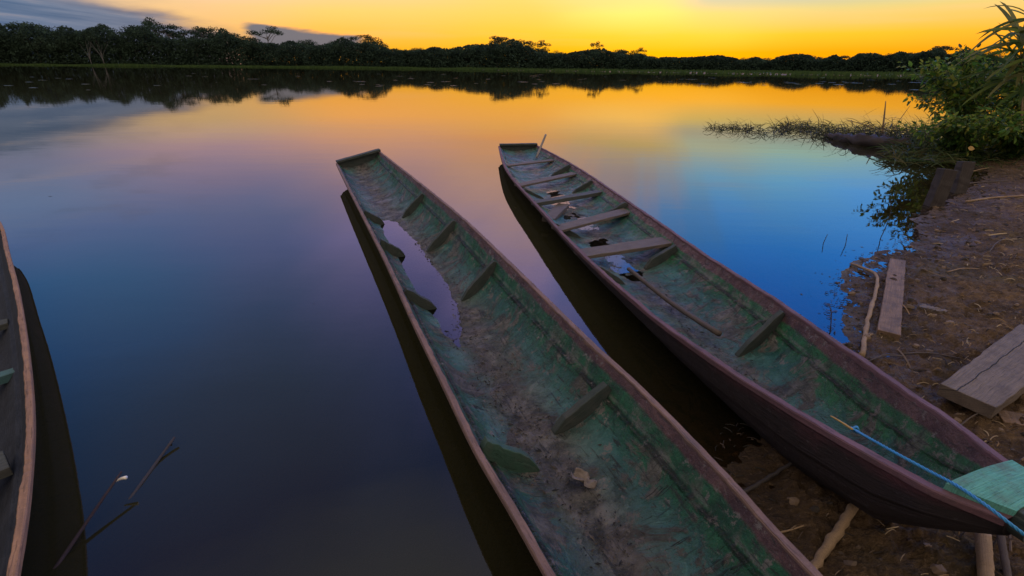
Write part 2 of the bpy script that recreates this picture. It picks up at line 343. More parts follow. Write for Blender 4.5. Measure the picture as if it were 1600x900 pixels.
M['black'] = wood_mat('black_mould_wood', (.007, .008, .012), (.024, .025, .034), dirt=(.04, .042, .055), dirtamt=.5, bstr=1, along=4)
M['bluegreen'] = wood_mat('blue_green_block', (.05, .12, .13), (.08, .16, .16), dirtamt=.4)
def attr_mat(name, rough=.8, spec=.25, trans=0.0):
    m, b, out = newmat(name); a = b.n('ShaderNodeAttribute', attribute_name='Col')
    p = principled(b, out, a.outputs['Color'], rough, None, spec=spec)
    if trans:
        t = b.n('ShaderNodeBsdfTranslucent'); b.nt.links.new(a.outputs['Color'], t.inputs[0]); mx = b.n('ShaderNodeMixShader'); mx.inputs[0].default_value = trans
        b.nt.links.new(p.outputs[0], mx.inputs[1]); b.nt.links.new(t.outputs[0], mx.inputs[2]); b.nt.links.new(mx.outputs[0], out.inputs[0])
    return m
M['litter'] = attr_mat('dry_litter'); M['leaf'] = attr_mat('green_leaf', .5, .25, .5); M['fartree'] = attr_mat('forest_foliage', .9, .1, .15)
def flat_mat(name, c, rough=.6, nz=20, var=.4):
    m, b, out = newmat(name); ob = b.n('ShaderNodeTexCoord').outputs['Object']; n = b.noise(ob, nz, 4, .6)
    principled(b, out, b.mix(n, tuple(x * (1 - var) for x in c), tuple(x * (1 + var) for x in c)), rough, n, .4, .004); return m
M['rope'] = flat_mat('blue_nylon_rope', (.03, .22, .44), .5, 90, .35); M['yellow'] = flat_mat('yellow_twig', (.36, .21, .05), .6)
M['bark'] = flat_mat('tree_bark', (.09, .075, .06), .9, 3); M['palebark'] = flat_mat('pale_bark', (.13, .125, .12), .9, 3)
M['dryleaf'] = flat_mat('dry_leaf', (.155, .12, .10), .7, 60); M['white'] = flat_mat('white_down', (.7, .62, .5), .7)
M['pad'] = flat_mat('floating_leaf', (.08, .085, .05), .4, 8)
M['redstalk'] = wood_mat('red_brown_stalk', (.06, .034, .03), (.03, .018, .018), dirtamt=.3)
M['stem'] = flat_mat('green_stem', (.07, .085, .03), .6, 30)

# ------------------------------------------------------------------ ground and lake
far_px = [(-700, 98), (0, 101.5), (400, 104.8), (800, 110.2), (1200, 116.6), (1500, 120.5), (1700, 122.5), (2400, 131)]
far_pts = [at(x, y, 0)[:2] for x, y in far_px]
far_az = np.array([math.atan2(p[0], p[1]) for p in far_pts]); far_d = np.array([math.hypot(*p) for p in far_pts])
SH = [(1128, 765), (1128, 732), (1160, 690), (1195, 655), (1270, 600), (1322, 530), (1316, 470), (1326, 436), (1352, 412), (1392, 392), (1432, 374), (1432, 350), (1462, 325), (1505, 300), (1545, 270), (1505, 256), (1450, 244), (1420, 233), (1445, 224), (1530, 217), (1700, 205), (2000, 195)]
poly = [(-60, -9), (-10, -1.6), (-3, -.5), (-.8, -.1), (.35, .55), (.75, 1.05)] + [tuple(at(x, y, 0)[:2]) for x, y in SH] + [(60, 45), (200, 60), (200, -60), (-60, -60)]
poly = np.array(poly)
def signed(x, y):
    x = np.asarray(x, float); y = np.asarray(y, float); dm = np.full(x.shape, 1e9); ins = np.zeros(x.shape, bool)
    for i in range(len(poly)):
        a = poly[i]; b = poly[(i + 1) % len(poly)]; e = b - a
        t = np.clip(((x - a[0]) * e[0] + (y - a[1]) * e[1]) / (e @ e), 0, 1)
        dm = np.minimum(dm, np.hypot(x - a[0] - t * e[0], y - a[1] - t * e[1]))
        cr = (a[1] > y) != (b[1] > y)
        with np.errstate(divide='ignore', invalid='ignore'): ins ^= cr & (x < (b[0] - a[0]) * (y - a[1]) / (b[1] - a[1]) + a[0])
    return np.where(ins, dm, -dm)
_fr = np.random.default_rng(5); FOOT = [(a_[0] + _fr.normal(0, .12), a_[1] + _fr.normal(0, .12), _fr.normal(.9, .5)) for a_ in ([2.6, 2.7], [2.9, 3.1], [3.2, 3.0], [3.5, 3.5], [3.9, 3.6], [4.1, 4.1], [4.6, 4.3], [4.9, 4.8], [3.0, 2.3], [3.5, 2.6], [4.4, 3.2], [5.3, 5.0], [2.5, 2.2], [1.5, 1.6], [1.3, 1.3])]
def height(x, y):
    x = np.asarray(x, float); y = np.asarray(y, float)
    s = signed(x, y); r = np.hypot(x, y); a = np.arctan2(x, y)
    s = s + .10 * fbm(x * 3.1, y * 3.1, 5, .6) * np.clip(1.5 - np.abs(s) * .8, .25, 1)
    land = .075 * s + .03 * np.minimum(np.maximum(s, 0) ** 2, 16) * .5
    land = land + np.clip(s * 4, 0, 1) * (.040 * fbm(x * 6, y * 6, 5, .65) + .034 * fbm(x * 17 + y * 6, y * 30, 4, .65)) + .012 * fbm(x * 11, y * 11, 3)
    for fx_, fy_, fa_ in FOOT:                # footprints pressed into the mud
        ux = (x - fx_) * math.cos(fa_) + (y - fy_) * math.sin(fa_); uy = -(x - fx_) * math.sin(fa_) + (y - fy_) * math.cos(fa_); q_ = (ux / .14) ** 2 + (uy / (.055 + .012 * np.sin(ux * 20))) ** 2
        land = land - .032 * np.clip((land - .045) / .05, 0, 1) * np.exp(-q_ ** 2) + .014 * np.exp(-((np.sqrt(q_ + 1e-9) - 1.35) / .28) ** 2)
    land = np.where(s > .3, np.maximum(land, .014), land)
    wat = np.maximum(.17 * s, -1.6) + .03 * fbm(x * 2, y * 2, 3)
    h = np.where(s > 0, np.minimum(land, 2.2), wat)
    fd = np.interp(a, far_az, far_d); k = (r - fd)
    return np.where(k > -30, np.maximum(h, np.clip(k * .03, -1.6, .5)), h)
def polar(front, back, radii):
    """a round sheet about the camera's spot, denser ahead"""
    return np.r_[np.linspace(-R_(58), R_(58), front, endpoint=False), np.linspace(R_(58), R_(302), back, endpoint=False)], radii
angs, rad = polar(560, 90, np.r_[.02, .3, np.geomspace(.7, 14, 420), np.geomspace(14.3, 5000, 120)])
def sheet(angs, rad, hf):
    A, Rr = np.meshgrid(angs, rad); X = Rr * np.sin(A); Y = Rr * np.cos(A); Z = hf(X, Y)
    n = len(angs); m = len(rad); V = np.stack([X.ravel(), Y.ravel(), Z.ravel()], 1); i, j = np.meshgrid(np.arange(m - 1), np.arange(n), indexing='ij'); k = (j + 1) % n
    Q = np.stack([i * n + k, (i + 1) * n + k, (i + 1) * n + j, i * n + j], -1).reshape(-1, 4); return V, Q
V, Q = sheet(angs, rad, height)
m, b, out = newmat('bank_mud'); geo = b.n('ShaderNodeNewGeometry').outputs['Position']; _, _, gz = b.sep(geo)
n1 = b.noise(geo, 2.2, 6, .6); n2 = b.noise(geo, 14, 6, .68); n3 = b.noise(b.scale(geo, (26, 60, 40)), 1, 5, .7, .6)
c = b.mix(b.rng(n1, .35, .65), (.13, .078, .036), (.29, .172, .078)); c = b.mix(b.rng(n2, .42, .66, 0, .85), c, (.055, .036, .024))
c = b.mix(b.rng(n3, .56, .68, 0, .8), c, (.38, .25, .15)); c = b.mix(b.rng(b.noise(geo, 1.3, 3, .5), .55, .7, 0, .5), c, (.15, .12, .05))
zz = b.m('ADD', gz, b.m('MULTIPLY', b.m('SUBTRACT', n2, .5), .05))
wet = b.rng(zz, .10, .015, 0, 1, True); c = b.mix(b.m('MULTIPLY', wet, .52), c, (.062, .043, .031))
c = b.mix(b.rng(gz, -.02, -.35), c, (.085, .062, .040))
strand = b.noise(b.scale(geo, (2.2, .9, 1)), 2.6, 5, .6, 2.5); c = b.mix(b.m('MULTIPLY', b.rng(gz, 0, -.08), b.rng(strand, .52, .6)), c, (.012, .014, .012))
c = b.mix(b.rng(gz, .34, .45), c, b.mix(n1, (.02, .035, .015), (.04, .06, .025)))
rg = b.m('SUBTRACT', .92, b.m('MULTIPLY', wet, b.rng(n1, .4, .6, .15, .55)))
hb = b.m('ADD', b.m('MULTIPLY', n2, .7), b.m('MULTIPLY', n3, .45))
principled(b, out, c, rg, hb, 1.0, .11, .12); M['mud'] = m
g = link('ground', mesh_np('ground', V, Q), M['mud']); tag(g, 'brown muddy lake shore sloping under the dark water', 'ground', kind='structure')
angs2, rad2 = polar(300, 60, np.r_[.02, .3, np.geomspace(.7, 16, 170), np.geomspace(16.6, 900, 60)])
V2, Q2 = sheet(angs2, rad2, lambda x, y: np.zeros_like(x)); dep = -height(V2[:, 0], V2[:, 1])
m, b, out = newmat('lake_water'); geo = b.n('ShaderNodeNewGeometry').outputs['Position']
rip = b.m('ADD', b.noise(b.scale(geo, (.5, 1.6, 1)), 1.0, 3, .5), b.m('MULTIPLY', b.noise(b.scale(geo, (2.2, 5.5, 1)), 1.0, 2, .5), .22))
bp = b.n('ShaderNodeBump'); bp.inputs['Strength'].default_value = .3; bp.inputs['Distance'].default_value = .005; b.put(bp.inputs['Height'], rip)
gl = b.n('ShaderNodeBsdfGlossy'); gl.inputs['Roughness'].default_value = .018; b.nt.links.new(bp.outputs[0], gl.inputs['Normal'])
df = b.n('ShaderNodeBsdfDiffuse'); df.inputs[0].default_value = (.031, .028, .0115, 1)
tr = b.n('ShaderNodeBsdfTransparent'); tr.inputs[0].default_value = (.62, .5, .36, 1)
dp = b.n('ShaderNodeAttribute', attribute_name='depth').outputs['Fac']
clear = b.m('MULTIPLY', b.m('EXPONENT', b.m('MULTIPLY', b.m('MAXIMUM', dp, 0.0), -3.6)), .92)
mx = b.n('ShaderNodeMixShader'); b.put(mx.inputs[0], clear); b.nt.links.new(df.outputs[0], mx.inputs[1]); b.nt.links.new(tr.outputs[0], mx.inputs[2])
fr = b.n('ShaderNodeFresnel'); fr.inputs[0].default_value = 1.5; b.nt.links.new(bp.outputs[0], fr.inputs['Normal'])
mx2 = b.n('ShaderNodeMixShader'); b.nt.links.new(fr.outputs[0], mx2.inputs[0]); b.nt.links.new(mx.outputs[0], mx2.inputs[1]); b.nt.links.new(gl.outputs[0], mx2.inputs[2])
b.nt.links.new(mx2.outputs[0], out.inputs[0]); M['water'] = m
wob = link('lake_water', mesh_np('lake_water', V2, Q2, attr={'depth': dep}), m); tag(wob, 'still lake mirroring the orange and blue evening sky', 'water', kind='structure')
def ground_z(x, y): return float(height(np.array([x]), np.array([y]))[0])

# ------------------------------------------------------------------ boats
PROF = np.array([(0, 0), (.05, .17), (.10, .34), (.125, .42), (.135, .445), (.19, .455), (.25, .58), (.35, .74), (.5, .88), (.7, .97), (1, 1)])
ARC = np.r_[0, np.cumsum(np.hypot(np.diff(PROF[:, 0]) * .38, np.diff(PROF[:, 1]) * .30))]; ARC /= ARC[-1]
class Hull:
    def __init__(s, left, right, depth, n=420, thick=.03, lift=None):
        """left, right: rim points (x, y, z) from the far end to the near end; depth: (fraction, depth) pairs"""
        s.n = n; s.L = resample(left, n); s.Rr = resample(right, n); s.f = np.linspace(0, 1, n)
        dd = np.array(depth); s.D = np.interp(s.f, dd[:, 0], dd[:, 1]); s.len = np.cumsum(np.r_[0, np.linalg.norm(np.diff((s.L + s.Rr) / 2, axis=0), axis=1)]); s.t = thick
    def inner(s, f, u, off=0.0):
        """point on the inside at fraction f of the length, u across (0 left rim .. 1 right rim)"""
        i = np.clip(f, 0, 1) * (s.n - 1); L = np.stack([np.interp(i, np.arange(s.n), s.L[:, k]) for k in range(3)], -1); Rr = np.stack([np.interp(i, np.arange(s.n), s.Rr[:, k]) for k in range(3)], -1)
        D = np.interp(i, np.arange(s.n), s.D); w = np.minimum(u, 1 - u) * 2
        p = L + (Rr - L) * np.asarray(u)[..., None]; p[..., 2] -= D * np.interp(w, PROF[:, 0], PROF[:, 1]) - off; return p
    def frac(s, px, py, side):
        """fraction of the length whose rim is seen at this photo spot"""
        P = s.L if side == 'l' else s.Rr; d = P - CAM; k = d @ Fw
        X = 800 + FPX * (d @ Rt) / k; Y = 450 - FPX * (d @ Up) / k; return float(np.argmin((X - px) ** 2 + (Y - py) ** 2)) / (s.n - 1)
    def build(s, root, mi, mo, mr, nu=56, bumps=.006, seed=0, rimw=.03, rimh=.016):
        u = np.interp(np.r_[np.linspace(0, ARC[3], 6)[:-1], np.linspace(ARC[3], ARC[5], 7)[:-1], np.linspace(ARC[5], 1, 34)], ARC, PROF[:, 0]) / 2; u = np.r_[u[:-1], .5, (1 - u[:-1])[::-1]]
        nu = len(u); Fg, Ug = np.meshgrid(s.f, u, indexing='ij'); P = s.inner(Fg, Ug)
        lx = np.repeat(s.len[:, None], nu, 1); w = np.minimum(Ug, 1 - Ug) * 2
        P[..., 2] += bumps * fbm(lx * 4 + seed, Ug * 6, 4, .6) * np.clip(w * 3, 0, 1) + bumps * .5 * fbm(lx * 14, Ug * 18 + seed, 3) * np.clip(w * 2 - .3, 0, 1)
        # outside skin
        C = (s.L + s.Rr) / 2; Wd = np.linalg.norm(s.Rr - s.L, axis=1)[:, None, None]
        O = s.inner(Fg, Ug); O[..., :2] = C[:, None, :2] + (O[..., :2] - C[:, None, :2]) * (1 + 2 * s.t / Wd); O[..., 2] -= .034 * np.clip(w * 4, 0, 1)
        O[..., 2] -= .05 * np.clip(w, 0, .5) * np.clip(s.D[:, None] / .3, 0, 1)
        O += (.007 * fbm(lx * 5 + 3 + seed, Ug * 14, 4, .6) * np.clip(w * 6, 0, 1))[..., None] * np.array([.7, .3, .4])
        def grid(P, flip, nm, mat, close=False):
            n, k = P.shape[:2]; i, j = np.meshgrid(np.arange(n - 1), np.arange(k - 1), indexing='ij'); q = np.stack([i*k+j, i*k+j+1, (i+1)*k+j+1, (i+1)*k+j], -1).reshape(-1, 4)
            if flip: q = q[:, ::-1]
            va = np.interp(w, PROF[:, 0], ARC) * .5; va = np.where(Ug > .5, 1 - va, va)
            return P.reshape(-1, 3), q, np.stack([lx.ravel(), va.ravel()], 1)
        Vi, Qi, U1 = grid(P, False, 0, 0); Vo, Qo, U2 = grid(O, True, 0, 0); nb = len(Vi); k = nu
        ends = [(nb * 0 + j, j + 1, nb + j + 1, nb + j) for j in range(k - 1)] + [((s.n-1)*k + j + 1, (s.n-1)*k + j, nb + (s.n-1)*k + j, nb + (s.n-1)*k + j + 1) for j in range(k - 1)]
        me = mesh_np('hull', np.r_[Vi, Vo], np.r_[Qi, Qo + nb, np.array(ends)], np.r_[U1, U2]); me.materials.append(mi); me.materials.append(mo)
        mi_ = np.zeros(len(me.polygons), np.int32); mi_[len(Qi):] = 1; me.polygons.foreach_set('material_index', mi_)
        o = link('hull', me, None, root)
        for side in (0, 1):                  # the rim's top board, a bit proud of both skins
            E = s.L if side == 0 else s.Rr; inn = unit_rows((s.Rr - s.L) * (1 if side == 0 else -1)); inn[:, 2] = 0
            wv = 1 + .10 * fbm(s.len * 5 + seed * 3, s.len * 0 + side * 9, 4); jz = .006 * fbm(s.len * 6, s.len * 0 + side * 4 + seed, 5, .7) - .009 * np.clip(fbm(s.len * 4.3, s.len * 0 + 7 + side * 5 + seed, 5, .8) - .33, 0, .5) / .3; wv = wv + .14 * fbm(s.len * 22, s.len * 0 + 2 + side * 3 + seed, 3)
            a = E - inn * (s.t + .003); bq = E + inn * (rimw * wv - s.t)[:, None]
            top = np.array([0, 0, 1.0]); ring = np.stack([a + top * (rimh * .5 + jz)[:, None], a + top * (rimh * .5 + jz)[:, None] + inn * .004 + top * .005, bq + top * (rimh * .5 + jz)[:, None] + top * .005 - inn * .004, bq + top * (rimh * .5 + jz)[:, None], bq - top * .014, a - top * .014], 1)
            n, kk = ring.shape[:2]; i, j = np.meshgrid(np.arange(n - 1), np.arange(kk), indexing='ij'); j2 = (j + 1) % kk
            q = np.stack([i*kk+j, (i+1)*kk+j, (i+1)*kk+j2, i*kk+j2], -1).reshape(-1, 4)
            if side: q = q[:, ::-1]
            uvr = np.stack([np.repeat(s.len[:, None], kk, 1).ravel(), np.tile(np.arange(kk) * .008, n)], 1)
            link('gunwale', mesh_np('gunwale', ring.reshape(-1, 3), q, uvr, smooth=False), mr, root)
        return o
    def rib(s, root, f, side, mat, u1=.36, u0=.03, th=.038, skew=0.0, lift=.03):
        th *= random.uniform(.8, 1.25); u1 *= random.uniform(.94, 1.08); u0 *= random.uniform(.3, 1.5); skew += random.uniform(-.004, .004); lift *= random.uniform(.8, 1.3)
        """a knee: flat board standing on the inside skin from near the rim down to the floor"""
        us = np.linspace(u0, u1, 12); us = us if side == 'l' else 1 - us
        fs = np.linspace(f, f + skew, 12); base = s.inner(fs, us, -.006); ax = unit(s.inner(np.array([min(f + .02, 1)]), np.array([.5]))[0] - s.inner(np.array([max(f - .02, 0)]), np.array([.5]))[0])
        a = base[0] + np.array([0, 0, .006]); bb = base[-1]; k = np.linspace(0, 1, 12)[:, None]
        topl = a + (bb - a) * k + np.array([0, 0, lift]) * np.minimum(np.clip(k * 14 + .35, 0, 1), np.clip((1 - k) * 5 + .2, 0, 1)); topl[:, 2] = np.maximum(topl[:, 2], base[:, 2] + .012); topl[0, 2] = a[2] + .004; topl += rng.normal(0, .0022, topl.shape)
        Vv = []; U = []
        for sgn in (-.5, .5):
            for P in (base, topl): Vv += list(P + ax * th * sgn)
        U = [(i / 12 * .4, q * .05) for q in range(4) for i in range(12)]
        F = []
        for i in range(11):
            F += [(i, i + 1, 13 + i, 12 + i), (24 + i, 36 + i, 37 + i, 25 + i), (12 + i, 13 + i, 37 + i, 36 + i), (i, 24 + i, 25 + i, i + 1)]
        F += [(0, 12, 36, 24), (11, 35, 47, 23)]
        mb = MB(); mb.add(Vv, F, U); return mb.build('rib', mat, root, bevel=.004)
    def thwart(s, root, fl, fr, mat, w=.14, t=.028, down=.07, name='seat', u0=.035, u1=.965):
        a = s.inner(np.array([fl]), np.array([u0]))[0]; c = s.inner(np.array([fr]), np.array([u1]))[0]
        la = s.inner(np.array([fl]), np.array([0.0]))[0][2]; lc = s.inner(np.array([fr]), np.array([1.0]))[0][2]; a[2] = la - down; c[2] = lc - down
        mb = MB(); loft_box(mb, a, c, w, t, n=12, jag=.003); return mb.build(name, mat, root, bevel=.004)
    def puddle(s, name, f0, f1, z, mat, n=90):
        fs = np.linspace(f0, f1, n); us = np.linspace(.12, .88, 220); Vv = []; ok = []
        for f in fs:
            P = s.inner(np.full(220, f), us); low = np.where(P[:, 2] < z + .013)[0]
            ok.append(len(low) > 1)
            a, c = (P[low[0]], P[low[-1]]) if len(low) > 1 else (P[110], P[110])
            Vv += [(a[0], a[1], z), ((a[0] + c[0]) / 2, (a[1] + c[1]) / 2, z), (c[0], c[1], z)]
        F = [(i*3+3+j, i*3+4+j, i*3+j+1, i*3+j) for i in range(n - 1) if ok[i] and ok[i+1] for j in range(2)]
        mb = MB(); mb.add(Vv, F); return mb.build(name, mat)
def unit_rows(v): v = v.copy(); v[:, 2] = 0; return v / np.linalg.norm(v, axis=1)[:, None]
def mid_of(h): return (h.L[h.n // 2] + h.Rr[h.n // 2]) / 2
def P3(lst): return [at(x, y, z) for x, y, z in lst]
m, b, out = newmat('puddle_water'); ob = b.n('ShaderNodeTexCoord').outputs['Object']
pn = b.noise(ob, 3, 2, .5); gl = b.n('ShaderNodeBsdfGlossy'); gl.inputs['Roughness'].default_value = .03
bp = b.n('ShaderNodeBump'); bp.inputs['Strength'].default_value = .1; bp.inputs['Distance'].default_value = .01; b.put(bp.inputs['Height'], pn); b.nt.links.new(bp.outputs[0], gl.inputs['Normal'])
tr = b.n('ShaderNodeBsdfTransparent'); tr.inputs[0].default_value = (.4, .34, .28, 1); fr = b.n('ShaderNodeFresnel'); fr.inputs[0].default_value = 1.5
mx = b.n('ShaderNodeMixShader'); b.nt.links.new(fr.outputs[0], mx.inputs[0]); b.nt.links.new(tr.outputs[0], mx.inputs[1]); b.nt.links.new(gl.outputs[0], mx.inputs[2]); b.nt.links.new(mx.outputs[0], out.inputs[0]); M['puddle'] = m

# --- the boat in the middle
ZL, ZR = .27, .41
l1 = P3([(528, 256, ZL), (545, 290, ZL), (600, 395, ZL), (650, 500, ZL), (700, 600, ZL), (750, 700, ZL), (810, 800, ZL), (868, 900, ZL)])
r1 = P3([(592, 238, ZR), (700, 325, ZR), (800, 420, ZR), (900, 520, ZR), (1000, 615, ZR), (1100, 720, ZR), (1200, 830, ZR), (1265, 900, ZR)])
l1.append(l1[-1] + (l1[-1] - l1[-3]) * .9); r1.append(r1[-1] + (r1[-1] - r1[-3]) * .9)
B1 = Hull(l1, r1, [(0, .12), (.03, .18), (.12, .235), (.25, .262), (.34, .282), (.42, .298), (.58, .304), (.66, .288), (.74, .268), (.9, .265), (1, .2)])
root1 = empty('dugout_canoe', mid_of(B1), 'long green painted wooden canoe in the middle with a bare interior and no seats', 'canoe', 'wooden canoes moored at the bank')
B1.build(root1, M['in1'], M['out1'], M['rim1'], bumps=.010, seed=1)
for px, py, u1 in ((663, 298, .40), (712, 342, .42), (775, 403, .42), (960, 588, .40)): B1.rib(root1, B1.frac(px, py, 'r'), 'r', M['rib_dark'], u1, lift=.05, th=.046)
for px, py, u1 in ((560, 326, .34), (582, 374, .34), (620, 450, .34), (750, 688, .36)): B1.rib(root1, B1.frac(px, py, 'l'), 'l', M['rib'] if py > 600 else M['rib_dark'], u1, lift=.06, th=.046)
def end_board(h, f, root, mat, over=.05, t=.035, drop=.0, name='transom', w=.10):
    a = h.inner(np.array([f]), np.array([0.0]))[0]; c = h.inner(np.array([f]), np.array([1.0]))[0]; x = unit(c - a); mb = MB()
    loft_box(mb, a - x * over + np.array([0, 0, .02 + t - drop]), c + x * over + np.array([0, 0, .02 + t - drop]), w, t, n=10, jag=.003); mb.build(name + '_cap', mat, root, bevel=.004)
    us = np.linspace(.0, 1, 25); P = h.inner(np.full(25, f), us, -.03); q = unit(np.cross(x, (0, 0, 1))); V = []
    if q @ (h.inner(np.array([.5]), np.array([.5]))[0] - a) > 0: q = -q
    for k in (0, .04):
        V += [p + q * k for p in P]; V += [a + (c - a) * u + np.array([0, 0, .019]) + q * k for u in us]
    F = []
    for i in range(24): F += [(i, i + 1, 26 + i, 25 + i), (50 + i, 75 + i, 76 + i, 51 + i), (i, 50 + i, 51 + i, i + 1), (25 + i, 26 + i, 76 + i, 75 + i)]
    F += [(0, 25, 75, 50), (24, 74, 99, 49)]; mb = MB(); mb.add(V, F, [(p[0] + p[1], p[2]) for p in V]); mb.build(name, mat, root)
end_board(B1, 0.0, root1, M['rib_dark'], over=.03, w=.12)
end_board(B1, 1.0, root1, M['rib'], over=.02)
pd = B1.puddle('rain_puddle', B1.frac(560, 320, 'l'), B1.frac(700, 600, 'l'), .052, M['puddle']); tag(pd, 'long pool of rain water lying in the middle canoe', 'puddle', kind='stuff')

# --- the boat on the right
l2 = P3([(781, 229, .22), (785, 246, .225), (792, 264, .23), (808, 286, .24), (832, 312, .25), (900, 385, .27), (1000, 475, .30), (1100, 550, .34), (1200, 615, .38), (1300, 675, .43), (1400, 730, .48), (1470, 767, .51), (1580, 812, .52)])
r2 = P3([(838, 228, .22), (900, 262, .24), (1000, 330, .27), (1100, 400, .30), (1200, 465, .34), (1300, 535, .38), (1400, 605, .43), (1500, 675, .48), (1565, 725, .51), (1650, 775, .53)])
B2 = Hull(l2, r2, [(0, .09), (.05, .15), (.2, .195), (.45, .212), (.63, .235), (.75, .25), (.84, .30), (.92, .36), (.965, .30), (1, .06)])
root2 = empty('dugout_canoe', mid_of(B2), 'long wooden canoe on the right with plank seats, maroon sides and a turquoise bow deck', 'canoe', 'wooden canoes moored at the bank')
B2.build(root2, M['in2'], M['out2'], M['rim2'], bumps=.012, seed=5, rimw=.034)
end_board(B2, 0.0, root2, M['rib_dark'], over=.015, w=.11)
for px, py, u1 in ((893, 259, .3), (928, 281, .3), (982, 318, .36), (1068, 376, .38), (1228, 483, .38)): B2.rib(root2, B2.frac(px, py, 'r'), 'r', M['rib_dark'], u1, lift=.05, th=.045)
for px, py, u1 in ((812, 290, .3), (862, 344, .3), (930, 412, .3)): B2.rib(root2, B2.frac(px, py, 'l'), 'l', M['rib_dark'], u1, lift=.03)
for (lx, ly, rx, ry, w, mt, t) in ((791, 252, 868, 246, .13, 'seat', .025), (812, 278, 903, 265, .15, 'seat', .03), (836, 303, 944, 293, .12, 'seat_dark', .05), (872, 342, 985, 322, .17, 'seat', .03), (905, 384, 1050, 366, .19, 'seat', .035)):
    B2.thwart(root2, B2.frac(lx, ly, 'l'), B2.frac(rx, ry, 'r'), M[mt], w, t, down=.055)
sb = B2.thwart(root2, B2.frac(848, 320, 'l'), B2.frac(955, 301, 'r'), M['seat'], .15, .05, down=.13, name='broken_seat', u0=.1, u1=.42)
# bow deck
mb = MB(); fal, far_, fb = B2.frac(1478, 771, 'l'), B2.frac(1572, 730, 'r'), 1.0; k = 10; V = []; U = []
for i in range(k + 1):
    a = B2.inner(np.array([fal + (fb - fal) * i / k]), np.array([0.0]))[0]; c = B2.inner(np.array([far_ + (fb - far_) * i / k]), np.array([1.0]))[0]
    for z in (.036, .012):
        for u in np.linspace(.0, 1, 7): V.append(a + (c - a) * u + np.array([0, 0, z + .012 * math.sin(u * math.pi)])); U.append((u * .4, i * .03))
F = [(i*14+j, i*14+14+j, i*14+15+j, i*14+1+j) for i in range(k) for j in range(6)] + [(i*14+7+j, i*14+8+j, i*14+22+j, i*14+21+j) for i in range(k) for j in range(6)]
F += [(j, j + 1, j + 8, j + 7) for j in range(6)] + [(k*14+j+1, k*14+j, k*14+j+7, k*14+j+8) for j in range(6)] + [(i*14, i*14+7, i*14+21, i*14+14) for i in range(k)] + [(i*14+6, i*14+20, i*14+27, i*14+13) for i in range(k)]
mb.add(V, F, U); mb.build('bow_deck', M['deck'], root2)
end_board(B2, 1.0, root2, M['rib_dark'], over=.0, w=.05, drop=.02, name='bow_board')
pd = B2.puddle('rain_puddle', B2.frac(800, 278, 'l'), B2.frac(940, 425, 'l'), .041, M['puddle']); tag(pd, 'small pool of rain water under the seats of the right canoe', 'puddle', kind='stuff')

# --- the boat cut by the left edge
Z3 = .30
r3 = P3([(-12, 338, Z3), (0, 356, Z3), (9, 396, Z3), (22, 450, Z3), (34, 530, Z3), (41, 610, Z3), (42, 680, Z3), (34, 770, Z3), (24, 840, Z3), (12, 905, Z3)]); r3.append(r3[-1] + (r3[-1] - r3[-3]) * .8)
l3 = []
for i, p in enumerate(r3):
    t = unit(r3[min(i + 1, len(r3) - 1)] - r3[max(i - 1, 0)]); nrm = np.array([t[1], -t[0], 0]); nrm = nrm if nrm[0] < 0 else -nrm; l3.append(p + nrm * (.35 if i == 0 else .7 if i < 2 else .82))
B3 = Hull(l3, r3, [(0, .08), (.06, .2), (.2, .28), (.8, .29), (1, .27)], thick=.022)
root3 = empty('dugout_canoe', mid_of(B3), 'dark old canoe cut off by the left edge with a tan rim and blackened inside', 'canoe', 'wooden canoes moored at the bank')
B3.build(root3, M['black'], M['out1'], M['rim3'], bumps=.012, seed=9, rimw=.025)
B3.thwart(root3, B3.frac(48, 680, 'r') + .02, B3.frac(48, 672, 'r'), M['seat_dark'], .16, .04, down=.10, u1=.90)
B3.thwart(root3, B3.frac(41, 545, 'r') + .01, B3.frac(41, 540, 'r'), M['bluegreen'], .07, .05, down=.13, u1=.91)
B3.thwart(root3, B3.frac(30, 470, 'r') + .01, B3.frac(30, 470, 'r'), M['seat_dark'], .10, .04, down=.12, u1=.92)
end_board(B3, 0.0, root3, M['black'], over=.0, w=.08)

# --- things lying in the boats
def stick(name, pts, r0, r1, mat, label, cat, n=14, seg=8, rough=.12, wob=.0, group=None, nodes=0):
    P = resample(np.array(pts, float), n); P[1:-1] += rng.normal(0, wob, (n - 2, 3)) if wob else 0
    r = np.linspace(r0, r1, n)
    if nodes: r = r * (1 + .22 * (np.arange(n) % nodes == 0))
    mb = MB(); tube(mb, P, r, seg, rough); o = mb.build(name, mat, None, True); return tag(o, label, cat, group)
def inside(h, px, py, z=0.0):
    """lie on a boat's floor at this photo spot: marches the sight line down to the skin"""
    for zz in np.linspace(.5, -.1, 500):
        p = at(px, py, zz); d = np.linalg.norm((h.L + h.Rr)[:, :2] / 2 - p[:2], axis=1); i = int(np.argmin(d)); a = h.L[i]; c = h.Rr[i]
        u = ((p - a)[:2] @ (c - a)[:2]) / ((c - a)[:2] @ (c - a)[:2])
        if 0 < u < 1 and h.inner(np.array([i / (h.n - 1)]), np.array([u]))[0][2] + z >= zz: return p + np.array([0, 0, z])
    return at(px, py, .1)
stick('mooring_pole', [inside(B2, 981, 428, .05), inside(B2, 1050, 480, .03), inside(B2, 1122, 532, .05)], .017, .020, M['pole'], 'long round grey pole lying along the left side inside the right canoe', 'pole', rough=.08)
stick('paddle_shaft', [inside(B2, 838, 248, .02), at_dist(853, 210, np.linalg.norm(inside(B2, 838, 248)[:2]) + .12)], .022, .020, M['shaft'], 'pale paddle shaft leaning out of the far end of the right canoe', 'paddle', rough=.04)
p0 = inside(B1, 912, 757, .012)
mb = MB(); nu_, nv_ = 30, 17; V = []; U = []
